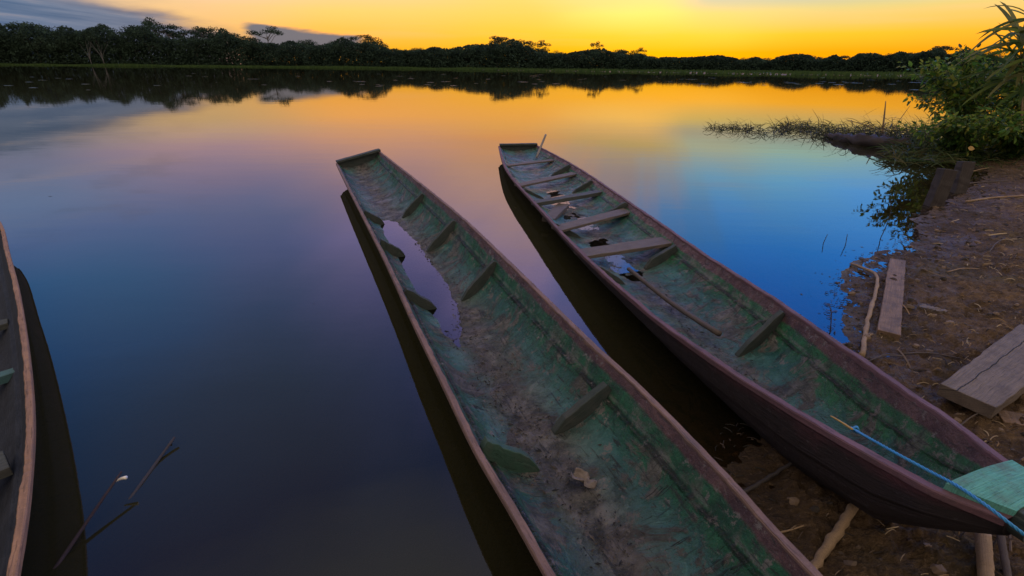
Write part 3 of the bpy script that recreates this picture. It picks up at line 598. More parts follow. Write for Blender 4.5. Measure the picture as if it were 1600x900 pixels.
for i in range(nu_):
    for j in range(nv_):
        u = i / (nu_ - 1); v = j / (nv_ - 1) * 2 - 1; w = .042 * (math.sin(math.pi * min(u * .95 + .04, 1)) ** .6) * (1 - .55 * math.exp(-((u - .62) / .09) ** 2)) * (1 + .22 * float(fbm(u * 9, v * 1.5 + 3, 3)))
        V.append(p0 + np.array([.085 * (u - .5) + v * w * .75, -.085 * (u - .5) * .8 + v * w * .6, .010 + .030 * abs(v) ** 1.6 * (.5 + .5 * math.sin(u * 5 + (v > 0) * 2)) + .016 * float(fbm(u * 5, v * 3 + 8, 3))])); U.append((u, v))
mb.add(V, [(i*nv_+j, (i+1)*nv_+j, (i+1)*nv_+j+1, i*nv_+j+1) for i in range(nu_ - 1) for j in range(nv_ - 1)], U); o = mb.build('dry_leaf', M['dryleaf'], None, True)
md = o.modifiers.new('solid', 'SOLIDIFY'); md.thickness = .003; tag(o, 'crumpled dry grey leaf on the floor of the middle canoe', 'leaf')
# rope: three laid strands
RP = resample(np.array([at(1336, 672, .40), at(1352, 681, .455), at(1400, 708, .505), at(1450, 735, .525), at(1492, 757, .555), at(1530, 782, .57), at(1570, 812, .57), at(1640, 870, .5), at(1720, 960, .35)]), 260)
mb = MB()
for k in range(3):
    P = []
    for i, p in enumerate(RP):
        t = unit(RP[min(i + 1, 259)] - RP[max(i - 1, 0)]); a = unit(np.cross(t, (0, 0, 1))); bb = np.cross(t, a); an = i * .55 + k * 2.0944; P.append(p + (a * math.cos(an) + bb * math.sin(an)) * .0029)
    tube(mb, P, .0026, 6)
kn = at(1336, 672, .40)
for k in range(2):
    P = [kn + np.array([math.cos(a) * .014, math.sin(a) * .010 + k * .008, math.sin(a * 2 + k) * .008]) for a in np.linspace(0, 6.28, 24)]; tube(mb, P, .0042, 6)
tag(mb.build('blue_rope', M['rope'], None, True), 'twisted blue rope tied to the near end of the right canoe', 'rope')
stick('dry_straw', [at(1298, 650, .44), at(1312, 658, .445), at(1332, 671, .45)], .003, .005, M['yellow'], 'short yellow dry stem on the rim beside the knot of the blue rope', 'straw', rough=.3)

# mud crumbs in the boats
def crumbs(name, h, n, label, ulo, uhi, flo, fhi, smax=.010):
    V = []; Q = []; C = []
    for i in range(n):
        f = random.uniform(flo, fhi); u = np.clip(random.gauss((ulo + uhi) / 2, (uhi - ulo) / 3.2), .12, .88); p = h.inner(np.array([f]), np.array([u]), .004)[0]
        s_ = smax * random.random() ** 2.2 + .0018; st = random.uniform(.5, 3); a = random.uniform(0, 6.28); ex = np.array([math.cos(a), math.sin(a), 0]) * s_ * st; ey = np.array([-math.sin(a), math.cos(a), 0]) * s_ * .8; ez = np.array([0, 0, s_ * .7]); b0 = len(V)
        V += [p + ex, p + ey, p - ex, p - ey, p + ez + ex * .2]; Q += [(b0, b0+1, b0+4), (b0+1, b0+2, b0+4), (b0+2, b0+3, b0+4), (b0+3, b0, b0+4)]
        c = random.choice([(.035, .03, .028), (.06, .05, .042), (.10, .08, .065), (.02, .02, .022)]); C += [c] * 5
    o = link(name, mesh_np(name, V, Q, color=np.array(C), smooth=False), M['litter']); return tag(o, label, 'mud crumbs', kind='stuff')
crumbs('mud_crumbs', B1, 1500, 'scattered mud crumbs and bits on the floor of the middle canoe', .28, .62, .45, 1.0, .0065)
crumbs('mud_crumbs', B2, 1000, 'scattered mud crumbs and bits on the floor of the right canoe', .3, .7, .25, .97, .006)

# ------------------------------------------------------------------ bank: boards, sticks, posts
def onground(px, py, off=0.0):
    lo = at(px, py, 1.2)
    for zz in np.linspace(1.2, -.5, 240):
        p = at(px, py, zz)
        if ground_z(p[0], p[1]) + off >= zz: return p
    return p
def board(name, A, B, w, t, mat, label, cat, wB=None, jag=.0035):
    mb = MB(); loft_box(mb, A, B, w, t, n=16, jag=jag, wB=wB); return tag(mb.build(name, mat, None, bevel=.004), label, cat)
g1 = onground(1389, 520, .045); g2 = onground(1403, 405, .045)
board('wooden_plank', g1, g2, .135, .06, M['plank'], 'straight tan plank lying on the mud by the water, pointing at the lake', 'plank', wB=.13)
A = onground(1512, 618, .13); B = onground(1640, 520, .13); board('wooden_plank', A, B, .24, .075, M['plank_grey'], 'thick grey cracked board lying on the mud at the right edge', 'plank', wB=.28)
A = onground(1560, 648, .01); B = onground(1680, 668, .01); board('wooden_plank', A, B, .12, .04, M['plank'], 'half buried brown board in the mud below the thick grey board', 'plank')
A = onground(1437, 476, .02); B = onground(1482, 487, .02); board('wood_chunk', A, B, .11, .05, M['plank_grey'], 'small wedge of grey wood on the mud between the two planks', 'wood chunk', wB=.04, jag=.01)
stick('bamboo_stick', [onground(1346, 556, .012), onground(1352, 520, .02), onground(1362, 480, .025), onground(1371, 440, .03), onground(1365, 426, .035), onground(1345, 418, .03), onground(1330, 412, .02)], .017, .011, M['bamboo'], 'bent pale cane stick lying beside the tan plank at the water edge', 'stick', 28, nodes=6, rough=.2, wob=.003)
stick('fallen_stick', [onground(1157, 772, .012), onground(1210, 741, .02), onground(1262, 707, .03)], .011, .007, M['stick'], 'dark thin stick lying on the mud between the middle and right canoes', 'stick', rough=.25, wob=.002)
stick('bamboo_stick', [onground(1268, 892, .02), onground(1300, 842, .025), onground(1355, 767, .05)], .017, .019, M['bamboo'], 'thick split cane stick propped under the right canoe', 'stick', 20, nodes=7, rough=.3, wob=.002)
stick('dry_twig', [onground(1210, 834, .01), onground(1235, 828, .014), onground(1256, 821, .012)], .005, .003, M['bamboo'], 'short pale twig on the mud beside the thick split cane', 'twig', rough=.3)
stick('support_pole', [onground(1536, 836, .06), onground(1542, 915, .03)], .026, .024, M['bamboo'], 'thick tan pole under the bow of the right canoe', 'pole', rough=.15)
stick('support_pole', [onground(1563, 834, .06), onground(1577, 915, .02)], .013, .012, M['pole'], 'thinner grey brown pole under the bow of the right canoe', 'pole', rough=.2)
for (a, c, r, lab) in (((1497, 668), (1560, 640), .005, 'long straw stem by the thick grey board, nearest the canoe rim'), ((1538, 706), (1542, 686), .006, 'left of two short pale stubs in the mud beside the bow'), ((1545, 708), (1550, 690), .005, 'right of two short pale stubs in the mud beside the bow'), ((1362, 562), (1410, 556), .006, 'grey twig on wet mud below the bent cane stick'), ((1410, 553), (1500, 560), .006, 'long dark twig on the mud between tan plank and thick board'), ((1355, 565), (1415, 557), .004, 'fine pale twig crossing the grey twig on wet mud'), ((1490, 290), (1575, 283), .016, 'long dark branch on the far bank beside the two posts'), ((1510, 315), (1600, 306), .018, 'thick brown branch along the bank at the right edge'), ((1500, 275), (1545, 262), .014, 'curved dark branch at the water edge behind the posts'), ((1480, 425), (1530, 420), .006, 'thin twig lying on bare mud right of the tan plank'), ((1545, 395), (1570, 372), .006, 'pale straw stem on the upper bank')):
    A = onground(*a, .01); B = onground(*c, .02 if a[1] - c[1] < 15 else .06); mdp = (A + B) / 2 + np.array([0, .02, .012]); stick('dry_twig', [A, mdp, B], r, r * .6, random.choice([M['bamboo'], M['pole'], M['pole']]), lab, 'twig', 8, 6, .25)
def post(name, px, py, tx, ty, w, d_, label, lean):
    A = at(px, py, 0); A[2] = ground_z(A[0], A[1]) - .15; B = at_dist(tx, ty, math.hypot(A[0], A[1]) + lean); D = unit(B - A); mb = MB()
    side = unit(np.cross(D, (0, 1, 0))); loft_box(mb, A, B, w, d_, up=unit(np.cross(D, side)) * -1, n=10, jag=.008); return tag(mb.build(name, M['post'], None, bevel=.008), label, 'post')
post('mooring_post', 1452, 320, 1474, 266, .20, .13, 'squat dark square post leaning right, left of the two posts at the water edge', .1)
post('mooring_post', 1492, 300, 1503, 256, .19, .13, 'squat dark square post standing upright behind the leaning post', .1)
# litter on the bank
V = []; Q = []; C = []; LC = [(.28, .2, .12), (.17, .115, .07), (.09, .06, .04), (.36, .26, .15), (.045, .032, .025), (.25, .15, .07), (.03, .022, .018)]
def straw(p, a, L, r, c, curl, lift):
    b0 = len(V); k = 5
    for i in range(k):
        t = i / (k - 1); an = a + curl * (t - .5); q = p + np.array([math.cos(a) * L * t - math.sin(a) * curl * L * .35 * t * (1 - t), math.sin(a) * L * t + math.cos(a) * curl * L * .35 * t * (1 - t), lift * math.sin(t * 3.14)]); n_ = np.array([-math.sin(an), math.cos(an), 0])
        V.extend([q + n_ * r, q + np.array([0, 0, r * 1.3]), q - n_ * r]); C.extend([c] * 3)
    for i in range(k - 1): Q.extend([(b0+i*3, b0+i*3+1, b0+i*3+4, b0+i*3+3), (b0+i*3+1, b0+i*3+2, b0+i*3+5, b0+i*3+4)])
cnt = 0; pts = []
X = rng.uniform(.6, 12, 60000); Y = rng.uniform(.6, 13, 60000); S = signed(X, Y); dens = np.clip(S * 1.6, 0, 1) * np.clip(vnoise(X * 1.7, Y * 1.7) * 1.6 - .2, .08, 1) * np.clip(2.2 / np.hypot(X, Y), .1, 1) * np.where(Y < 2.0, .4, 1.0)
keep = np.where(rng.random(60000) < dens)[0][:12000]; Hk = height(X[keep], Y[keep])
for i, hz in zip(keep, Hk):
    big = random.random() < .06; dd = math.hypot(X[i], Y[i])
    straw(np.array([X[i], Y[i], hz + .003]), random.gauss(.35, .8), (random.uniform(.06, .22) if big else random.uniform(.012, .07)) * (1 + dd * .07), (.0032 if big else .0018) * random.uniform(.6, 1.3) * (1 + dd * .12), random.choice(LC), random.gauss(0, .5), random.uniform(0, .018))
S2 = np.where((S > -.12) & (S < .25))[0][:1500]; H2 = height(X[S2], Y[S2])
for i, hz in zip(S2, H2): straw(np.array([X[i], Y[i], max(hz, .001) + .003]), random.uniform(0, 6.3), random.uniform(.01, .06), .003, random.choice(LC[2:5:2] + [(.03, .025, .02)]), random.gauss(0, 1), .004)
o = link('leaf_litter', mesh_np('leaf_litter', V, Q, color=np.array(C), smooth=False), M['litter']); tag(o, 'dry straw, twigs and leaf scraps strewn over the bank mud', 'litter', kind='stuff')
# mud clods along the waterline and between the boats
V = []; Q = []; C = []
def clod(p, s_, c):
    b0 = len(V); n = 7; ph = random.uniform(0, 6)
    for k in range(n): a = 6.283 * k / n + ph; rr = s_ * random.uniform(.6, 1.25); V.append(p + np.array([math.cos(a) * rr, math.sin(a) * rr * .8, -.004]));
    for k in range(n): a = 6.283 * k / n + ph; rr = s_ * random.uniform(.4, .8); V.append(p + np.array([math.cos(a) * rr, math.sin(a) * rr * .8, s_ * random.uniform(.25, .5)]))
    V.append(p + np.array([0, 0, s_ * .5])); C.extend([c] * (2 * n + 1))
    for k in range(n):
        k2 = (k + 1) % n; Q.extend([(b0+k, b0+k2, b0+n+k2), (b0+k, b0+n+k2, b0+n+k), (b0+n+k, b0+n+k2, b0+2*n)])
ids = np.where((S > -.18) & (S < 1.6))[0]; rng.shuffle(ids); ids = ids[:3600]; Hc = height(X[ids], Y[ids])
for i, hz in zip(ids, Hc):
    if hz > -.04: clod(np.array([X[i], Y[i], hz]), .003 + .034 * random.random() ** 4, random.choice([(.06, .042, .03), (.10, .068, .045), (.04, .03, .022), (.16, .105, .065)]))
o = link('mud_clods', mesh_np('mud_clods', V, Q, color=np.array(C), smooth=False), M['litter']); tag(o, 'lumps of wet brown mud along the water edge', 'mud', kind='stuff')

V = []; F = []; C = []
for k in range(120):
    if k < 104:
        i = random.randrange(4, 12); t = random.random(); a = poly[6 + i] * (1 - t) + poly[7 + i] * t if 7 + i < len(poly) else poly[6 + i]; p = np.array([a[0] - abs(random.gauss(0, .15)), a[1] + random.gauss(0, .12), .003])
    else: px_, py_ = random.uniform(60, 1300), 180 + 700 * random.random() ** 1.3; p = at(px_, py_, .003)
    if float(signed(np.array([p[0]]), np.array([p[1]]))[0]) > 0: continue
    dd = np.linalg.norm(p[:2]); r_ = random.uniform(.0015, .0055) * (1 + dd * .08); n = 5; b0 = len(V); ph = random.uniform(0, 6); st = random.uniform(1, 3.2)
    for m_ in range(n): a = 6.283 * m_ / n; u_ = np.array([math.cos(a) * st, math.sin(a)]) * r_ * random.uniform(.7, 1.3); V.append(p + np.array([u_[0] * math.cos(ph) - u_[1] * math.sin(ph), u_[0] * math.sin(ph) + u_[1] * math.cos(ph), 0]))
    F += [(b0, b0+1, b0+2, b0+3), (b0, b0+3, b0+4, b0+4)][:1]; F.append((b0, b0+2, b0+3, b0+4)); C += [random.choice([(.05, .035, .025), (.16, .12, .07), (.03, .025, .02), (.10, .08, .05)])] * n
o = link('floating_debris', mesh_np('floating_debris', V, F, color=np.array(C), smooth=False), M['litter']); tag(o, 'tiny leaf scraps and specks floating on the near water', 'floating debris', kind='stuff')
# sticks standing in the water
stick('dead_stalk', [at(60, 925, -.03), at(92, 880, .0), at(145, 802, .05), at(190, 737, .10)], .008, .005, M['redstalk'], 'dead reddish stalk rising from the water beside the left canoe', 'stalk', rough=.2)
stick('dead_stalk', [at(150, 862, -.06), at(205, 778, -.006), at(245, 722, .004), at(273, 683, .035)], .010, .006, M['stick'], 'dark sunken stalk whose tip breaks the water right of the reddish stalk', 'stalk', rough=.2)
stick('white_feather', [at(178, 754, .07), at(188, 748, .078), at(198, 746, .08)], .003, .008, M['white'], 'small white tuft caught on the tip of the reddish stalk', 'feather', 6)
for (pts, lab) in (([(1300, 520), (1299, 490), (1295, 475)], 'thin bare twig standing in blue water near the bank corner'), ([(1375, 372), (1388, 345), (1392, 325), (1391, 312)], 'crooked bare twig with a leaf standing in the water left of the posts'), ([(1285, 380), (1293, 366)], 'tiny twig tip in open blue water'), ([(1322, 384), (1324, 366)], 'tiny dark shoot poking from the water'), ([(1297, 478), (1280, 485)], 'reddish twig arching over blue water beside the bare twig')):
    z0 = -.05; P = [at(px, py, 0) for px, py in pts]; b0 = P[0]; P = [np.array([*at_dist(px, py, math.hypot(b0[0], b0[1]))]) for px, py in pts]; P[0][2] = -.06; stick('bare_twig', P, .005, .003, M['stick'], lab, 'twig', 8, 5)

V = []; F = []; C = []
for k in range(150):
    px = random.uniform(330, 790); py = random.uniform(740, 930); p = at(px, py, -.015); a = random.gauss(.75, .25); L = random.uniform(.08, .45); w = random.uniform(.002, .007); b0 = len(V); cv = random.gauss(0, .6)
    for i in range(7):
        t = i / 6; an = a + cv * t; q = p + np.array([math.cos(an) * L * t, math.sin(an) * L * t, -.05 * (1 - t)]); n_ = np.array([-math.sin(an), math.cos(an), 0]) * w * (1 - .7 * t); V += [q - n_, q + n_]; C += [(.012, .013, .010)] * 2
    F += [(b0+i*2, b0+i*2+1, b0+i*2+3, b0+i*2+2) for i in range(6)]
o = link('water_weed', mesh_np('water_weed', V, F, color=np.array(C)), M['litter']); tag(o, 'dark strands of sunken weed under the shallow water by the middle canoe', 'water weed', kind='stuff')
# ------------------------------------------------------------------ leaves
def leaf_verts(p, dirv, nrm, L, w, bend=.2):
    x = unit(dirv); y = unit(np.cross(nrm, x)); z = np.cross(x, y)
    return [p, p + x * L * .3 + y * w * .42 - z * L * bend * .05, p + x * L * .65 + y * w * .38 - z * L * bend * .3, p + x * L - z * L * bend, p + x * L * .65 - y * w * .38 - z * L * bend * .3, p + x * L * .3 - y * w * .42 - z * L * bend * .05]
LEAFQ = [(0, 1, 5, 5), ]
def leafy(name, stems, nleaf, L, w, cols, label, cat, mat, group=None, spread=.10, stemr=.011, droop=.35, tipbias=1.0):
    """stems: polylines; leaves sit along the stems"""
    base = np.mean([s_[0] for s_ in stems], axis=0); root = empty(name, base, label, cat, group); mb = MB()
    V = []; F = []; C = []
    for s_ in stems:
        P = resample(np.array(s_), 14); tube(mb, P, np.linspace(stemr, stemr * .3, 14), 5)
        for k in range(nleaf):
            t = random.random() ** (1 / tipbias); i = min(int(t * 13), 12); p = P[i] + (P[i + 1] - P[i]) * (t * 13 - i); ax = unit(P[i + 1] - P[i])
            o_ = unit(rng.normal(0, 1, 3) + ax * .4); q = p + o_ * random.uniform(.01, spread); dv = unit(o_ + np.array([0, 0, -droop]) + ax * .3)
            nr = unit(np.array([0, 0, 1]) + rng.normal(0, .55, 3)); k_ = random.uniform(.35, 1.3); b0 = len(V); V += leaf_verts(q, dv, nr, L * k_, w * k_, random.uniform(0, .5))
            F += [(b0, b0+1, b0+2, b0+3), (b0, b0+3, b0+4, b0+5)]; c = np.array(random.choice(cols)) * random.uniform(.7, 1.25); C += [c] * 6
    mb.build('stems', M['stem'], root, True)
    link('foliage', mesh_np('foliage', V, F, color=np.array(C), smooth=False), mat, root); return root
GR = [(.08, .17, .025), (.13, .23, .03), (.06, .12, .025), (.22, .28, .035), (.045, .08, .02), (.27, .27, .04)]
def shrub_stems(px, py, tips, dist_shift=0.0, n=10, sp=14):
    b0 = at(px, py, 0.1); D = math.hypot(b0[0], b0[1]); S_ = []
    for k in range(n):
        tx, ty = random.choice(tips); e = at_dist(tx + random.gauss(0, sp), ty + random.gauss(0, sp * .8), D + dist_shift + random.gauss(0, .5)); m_ = b0 + (e - b0) * .5 + np.array([random.gauss(0, .12), random.gauss(0, .15), .18]); S_.append([b0 + rng.normal(0, .12, 3) * np.array([1, 1, .2]), m_, e])
    return S_
SHG = 'leafy shrubs at the end of the bank'
leafy('leafy_shrub', shrub_stems(1530, 225, [(1450, 152), (1470, 130), (1490, 105), (1480, 150), (1520, 100), (1500, 140)], -.3, 26, 14), 95, .13, .075, GR, 'dense round leaved shrub reaching left over the golden water', 'shrub', M['leaf'], SHG, spread=.14, tipbias=1.6)
leafy('leafy_shrub', shrub_stems(1590, 225, [(1540, 120), (1560, 90), (1580, 110), (1600, 130), (1550, 150), (1620, 100)], -.2, 26, 17), 95, .14, .075, GR, 'tall bright green shrub at the right edge below the cane leaves', 'shrub', M['leaf'], SHG, spread=.15, tipbias=1.4)
leafy('leafy_shrub', shrub_stems(1500, 243, [(1430, 205), (1460, 195), (1500, 190), (1530, 200), (1480, 215)], -.4, 26, 14), 80, .11, .06, GR + [(.09, .12, .025)], 'low sprawling shrub hanging over the water beside the log', 'shrub', M['leaf'], SHG, spread=.12)
leafy('leafy_shrub', shrub_stems(1580, 245, [(1540, 190), (1570, 180), (1600, 200), (1560, 215), (1620, 190)], -.6, 26, 16), 80, .12, .07, GR, 'broad leaved low shrub over the dark hollow at the right edge', 'shrub', M['leaf'], SHG, spread=.13)
leafy('leafy_shrub', shrub_stems(1680, 260, [(1640, 120), (1680, 90), (1700, 160), (1650, 190)], -.2, 20, 20), 60, .14, .08, GR, 'big shrub just outside the right edge of the view', 'shrub', M['leaf'], SHG, spread=.15)
leafy('leafy_shrub', shrub_stems(1545, 232, [(1445, 118), (1462, 100), (1440, 150), (1485, 92), (1475, 125), (1510, 85), (1540, 95)], -.25, 22, 11), 85, .13, .075, GR, 'upper spray of pale leaves arching left above the round leaved shrub', 'shrub', M['leaf'], SHG, spread=.14, tipbias=2.0)
# yellow leaf
yl = at_dist(1512, 231, math.hypot(*at(1512, 243, .1)[:2]) - 1.0); mb = MB(); v = leaf_verts(yl, (1, -.3, -.1), (0, -1, .5), .13, .11, .1); mb.add(v, [(0, 1, 2, 3), (0, 3, 4, 5)]); o = mb.build('yellow_leaf', M['yellow']); md = o.modifiers.new('solid', 'SOLIDIFY'); md.thickness = .002; tag(o, 'single yellow leaf low in the shrubs above the dark water', 'leaf')
# cane plant with strap leaves
def strap(V, F, C, p, d0, L, w, droop, c, n=9):
    b0 = len(V); d_ = unit(d0); sd = unit(unit(np.cross(d_, (0, 0, 1))) + np.array([0, 0, 1.0]) * random.uniform(-1.3, 1.3)); q = np.array(p, float)
    for i in range(n):
        t = i / (n - 1); ww = w * (math.sin(math.pi * min(.12 + .88 * t, 1)) ** .6 if t < 1 else 0) * .5 + .001; V.extend([q - sd * ww + np.array([0, 0, ww * .5]), q.copy(), q + sd * ww + np.array([0, 0, ww * .5])]); C.extend([c * (1 - .2 * t)] * 3)
        d_ = unit(d_ + np.array([0, 0, -droop / n])); q = q + d_ * L / (n - 1)
    for i in range(n - 1): F.extend([(b0+i*3, b0+i*3+1, b0+i*3+4, b0+i*3+3), (b0+i*3+1, b0+i*3+2, b0+i*3+5, b0+i*3+4)])
def cane(px, py, top, D, label, nl, L):
    b0 = at_dist(px, py, D); b0[2] = ground_z(b0[0], b0[1]) - .05 if ground_z(b0[0], b0[1]) > -.3 else -.1
    tp = at_dist(*top, D); root = empty('cane_plant', b0, label, 'cane plant', 'cane plants by the shrubs'); mb = MB(); P = resample(np.array([b0, (b0 + tp) / 2 + np.array([.04, 0, 0]), tp]), 16); tube(mb, P, np.linspace(.022, .012, 16) * (1 + .25 * (np.arange(16) % 3 == 0)), 7); mb.build('stalk', M['bamboo'], root, True)
    V = []; F = []; C = []
    for k in range(nl):
        t = 1 - (k / nl) ** 1.5 * .45; i = min(int(t * 15), 14); a = k * 2.4 + random.gauss(0, .3); up = random.uniform(-.35, 1.2)
        strap(V, F, C, P[i], (math.cos(a), math.sin(a) * .6, up), L * random.uniform(.6, 1.15), .078, random.uniform(.3, 1.5), np.array(random.choice([(.14, .21, .04), (.20, .26, .05), (.10, .15, .035), (.27, .25, .08)])))
    link('strap_leaves', mesh_np('strap_leaves', V, F, color=np.array(C), smooth=True), M['leaf'], root); return root
Dc = math.hypot(*at(1590, 240, .1)[:2])
cane(1594, 240, (1594, 55), Dc, 'tall cane with long strap leaves fanning against the sunset at the top right', 60, 1.05)
cane(1625, 250, (1612, 15), Dc - .3, 'taller cane rising out of the top right corner', 44, 1.15)
# grass spit on the water
V = []; F = []; C = []
for k in range(3600):
    t = random.random() ** .75; px = 1106 + 400 * t + random.gauss(0, 4); yc = 202 + 4 * t + (10 * t * t) + 9 * float(fbm(px * .03, 1.5, 2)); py = random.gauss(yc, 2.5 + 9 * t)
    if float(vnoise(px * .045, py * .1)) < .22: continue
    b0 = at(px, py, 0); a = random.uniform(0, 6.28); L = random.uniform(.14, .62) * (.6 + .6 * t) * 1.4
    strap(V, F, C, b0 + np.array([0, 0, -.04]), (math.cos(a) * .8 + .3, math.sin(a) * .8, random.uniform(.25, 1.0)), L, random.uniform(.009, .018), random.uniform(.2, 2.6), np.array(random.choice([(.06, .05, .02), (.04, .05, .015), (.08, .06, .03), (.03, .035, .015), (.05, .07, .02)])), 6)
for k in range(2200):
    px = random.uniform(1390, 1600); py = random.gauss(238 - .0 * px, 8); b0 = at(px, py, .05); a = random.uniform(0, 6.28)
    strap(V, F, C, b0, (math.cos(a), math.sin(a), random.uniform(.4, 1.4)), random.uniform(.2, .6), .022, random.uniform(.6, 2), np.array(random.choice([(.05, .08, .02), (.08, .11, .03), (.10, .09, .03), (.03, .05, .02)])), 6)
o = link('water_grass', mesh_np('water_grass', V, F, color=np.array(C), smooth=True), M['leaf']); tag(o, 'thin straggling grass spreading over the golden water from the bank', 'grass', kind='stuff')
for (bx, by, tx, ty, r0, lab) in ((1378, 212, 1384, 158, .035, 'thick upright dead reed spike standing by the sodden log'), (1392, 208, 1422, 165, .016, 'thin slanting dead reed rising beside the thick reed spike'), (1372, 204, 1322, 187, .022, 'low dead reed bent left above the log')):
    A = at(bx, by, -.05); B = at_dist(tx, ty, math.hypot(A[0], A[1])); stick('dead_reed', [A, (A + B) / 2 + np.array([0, 0, .03]), B], r0, r0 * .35, M['bamboo'], lab, 'reed', 10, 6, .35)
# sodden log
mb = MB(); LP = [at(1288, 211, .05), at(1330, 219, .06), at(1375, 224, .09), at(1420, 230, .06), at(1445, 236, -.05)]
tube(mb, resample(np.array(LP), 30), np.interp(np.linspace(0, 1, 30), [0, .15, .5, .8, 1], [.03, .10, .17, .16, .06]), 13, .75)
for k in range(9):                          # torn slabs of wood along its top
    t = random.uniform(.1, .75); a = np.array(LP[1]) * (1 - t) + np.array(LP[3]) * t + np.array([0, 0, .08]); dv = unit(np.array(LP[0]) - np.array(LP[3])) * random.uniform(.25, .7) + np.array([0, 0, random.uniform(-.05, .12)]); tube(mb, resample(np.array([a, a + dv * .5 + rng.normal(0, .03, 3), a + dv]), 7), np.linspace(.05, .008, 7), 6, .5)
tag(mb.build('sodden_log', M['log'], None, True), 'dark sodden log lying in the water at the foot of the shrubs', 'log')
P = [at(1590, 262, -.1), at(1588, 225, .35), at(1600, 195, .8)]; A = at(1590, 250, .0); mb = MB(); tube(mb, resample(np.array([A + np.array([0, 0, -.2]), A + np.array([.05, .1, .2]), A + np.array([.2, .3, .45])]), 10), np.linspace(.2, .14, 10), 12, .2)
tag(mb.build('tree_stump', M['post'], None, True), 'dark stump in the hollow under the shrubs at the right edge', 'stump')

# ------------------------------------------------------------------ far shore
prof = [(-260, 20), (0, 28), (60, 32), (120, 38), (180, 39), (215, 42), (255, 36), (300, 41), (350, 40), (390, 50), (430, 55), (480, 61), (520, 60), (560, 57), (590, 58), (615, 70), (650, 70), (700, 73), (740, 70), (770, 61), (820, 66), (850, 70), (880, 77), (935, 74), (990, 80), (1060, 87), (1130, 87), (1200, 86), (1300, 84), (1400, 80), (1470, 76), (1520, 79), (1600, 81), (1850, 84)]
pX = [p[0] for p in prof]; pY = [p[1] for p in prof]
def tree_dist(px):
    q = at_dist(px, 100, 100.0); return max(float(np.interp(px, [-260, 0, 400, 800, 1000, 1200, 1850], [372, 367, 352, 350, 395, 440, 460])), float(np.interp(math.atan2(q[0], q[1]), far_az, far_d)) + 26)
def crown_mesh(kind, seed):
    r = np.random.default_rng(seed); V = []; F = []; C = []; nb = {'round': 8, 'tall': 7, 'umbrella': 7}[kind]
    blobs = []
    for k in range(nb):
        a = r.uniform(0, 6.28); q = math.sqrt(r.random())
        if kind == 'umbrella': blobs.append((np.array([math.cos(a) * q * .46, math.sin(a) * q * .46, .82 + .10 * (1 - q) + r.uniform(-.05, .03)]), np.array([.17, .17, .055])))
        elif kind == 'tall': blobs.append((np.array([math.cos(a) * q * .2, math.sin(a) * q * .2, r.uniform(.35, .88)]), np.array([.17, .17, .13])))
        else: blobs.append((np.array([math.cos(a) * q * .34, math.sin(a) * q * .34, r.uniform(.40, .84)]), np.array([.2, .2, .14])))
    for (c, s_) in blobs:
        tone = r.uniform(.75, 1.25); n = 110 if kind == 'umbrella' else 260
        for i in range(n):
            d_ = unit(r.normal(0, 1, 3)); p = c + d_ * s_ * r.uniform(.55, 1.05); sz = r.uniform(.008, .019); nr = unit(d_ + r.normal(0, .5, 3)); x = unit(np.cross(nr, r.normal(0, 1, 3))); y = np.cross(nr, x); b0 = len(V)
            V += [p + x * sz * 1.3, p + y * sz, p - x * sz * 1.1, p - y * sz * .9]; F.append((b0, b0+1, b0+2, b0+3)); C += [np.array((.032, .052, .032)) * tone * r.uniform(.85, 1.15)] * 4
    return mesh_np('crown', V, F, color=np.array(C), smooth=False), blobs
def trunk_mesh(blobs, kind, seed):
    r = np.random.default_rng(seed); mb = MB(); top = .62 if kind != 'umbrella' else .72
    tube(mb, [(0, 0, -.02), (.01, 0, .3), (.0, .01, top)], [.022, .015, .010], 6)
    for c, s_ in blobs:
        tube(mb, [(0, 0, top * r.uniform(.6, .95)), tuple(c * np.array([.6, .6, .5]) + np.array([0, 0, top * .45])), tuple(c)], [.008, .006, .003], 4)
    me = bpy.data.meshes.new('trunk'); me.from_pydata(mb.v, [], mb.f); me.update(); return me
kinds = ['round'] * 4 + ['tall'] * 2 + ['umbrella'] * 3; protos = []
for i, k in enumerate(kinds):
    cm, bl = crown_mesh(k, 100 + i); cm.materials.append(M['fartree']); tm = trunk_mesh(bl, k, 200 + i); tm.materials.append(M['bark']); protos.append((k, cm, tm))
def tree(px, D, h, wide, pr_, name, label, group):
    p = at_dist(px, 100, D); root = bpy.data.objects.new(name, None); col.objects.link(root); root.location = (p[0], p[1], .35); root.rotation_euler.z = random.uniform(0, 6.28); root.scale = (wide, wide, h); tag(root, label, 'tree', group)
    c = bpy.data.objects.new('crown', pr_[1]); col.objects.link(c); c.parent = root
    t = bpy.data.objects.new('trunk', pr_[2]); col.objects.link(t); t.parent = root; return root
ZONES = [(300, 'tall rainforest tree in the dark high wood on the far left shore', 'trees of the high wood on the left'), (600, 'rainforest tree in the sloping wood left of the golden glow', 'trees of the wood left of the glow'), (1060, 'dark rainforest tree in the middle of the far shore below the golden sky', 'trees in the middle of the far shore'), (3000, 'low far tree in the hazy wood on the distant right shore', 'trees of the distant right shore')]
def zone(px): return next((l, g_) for x, l, g_ in ZONES if px < x)
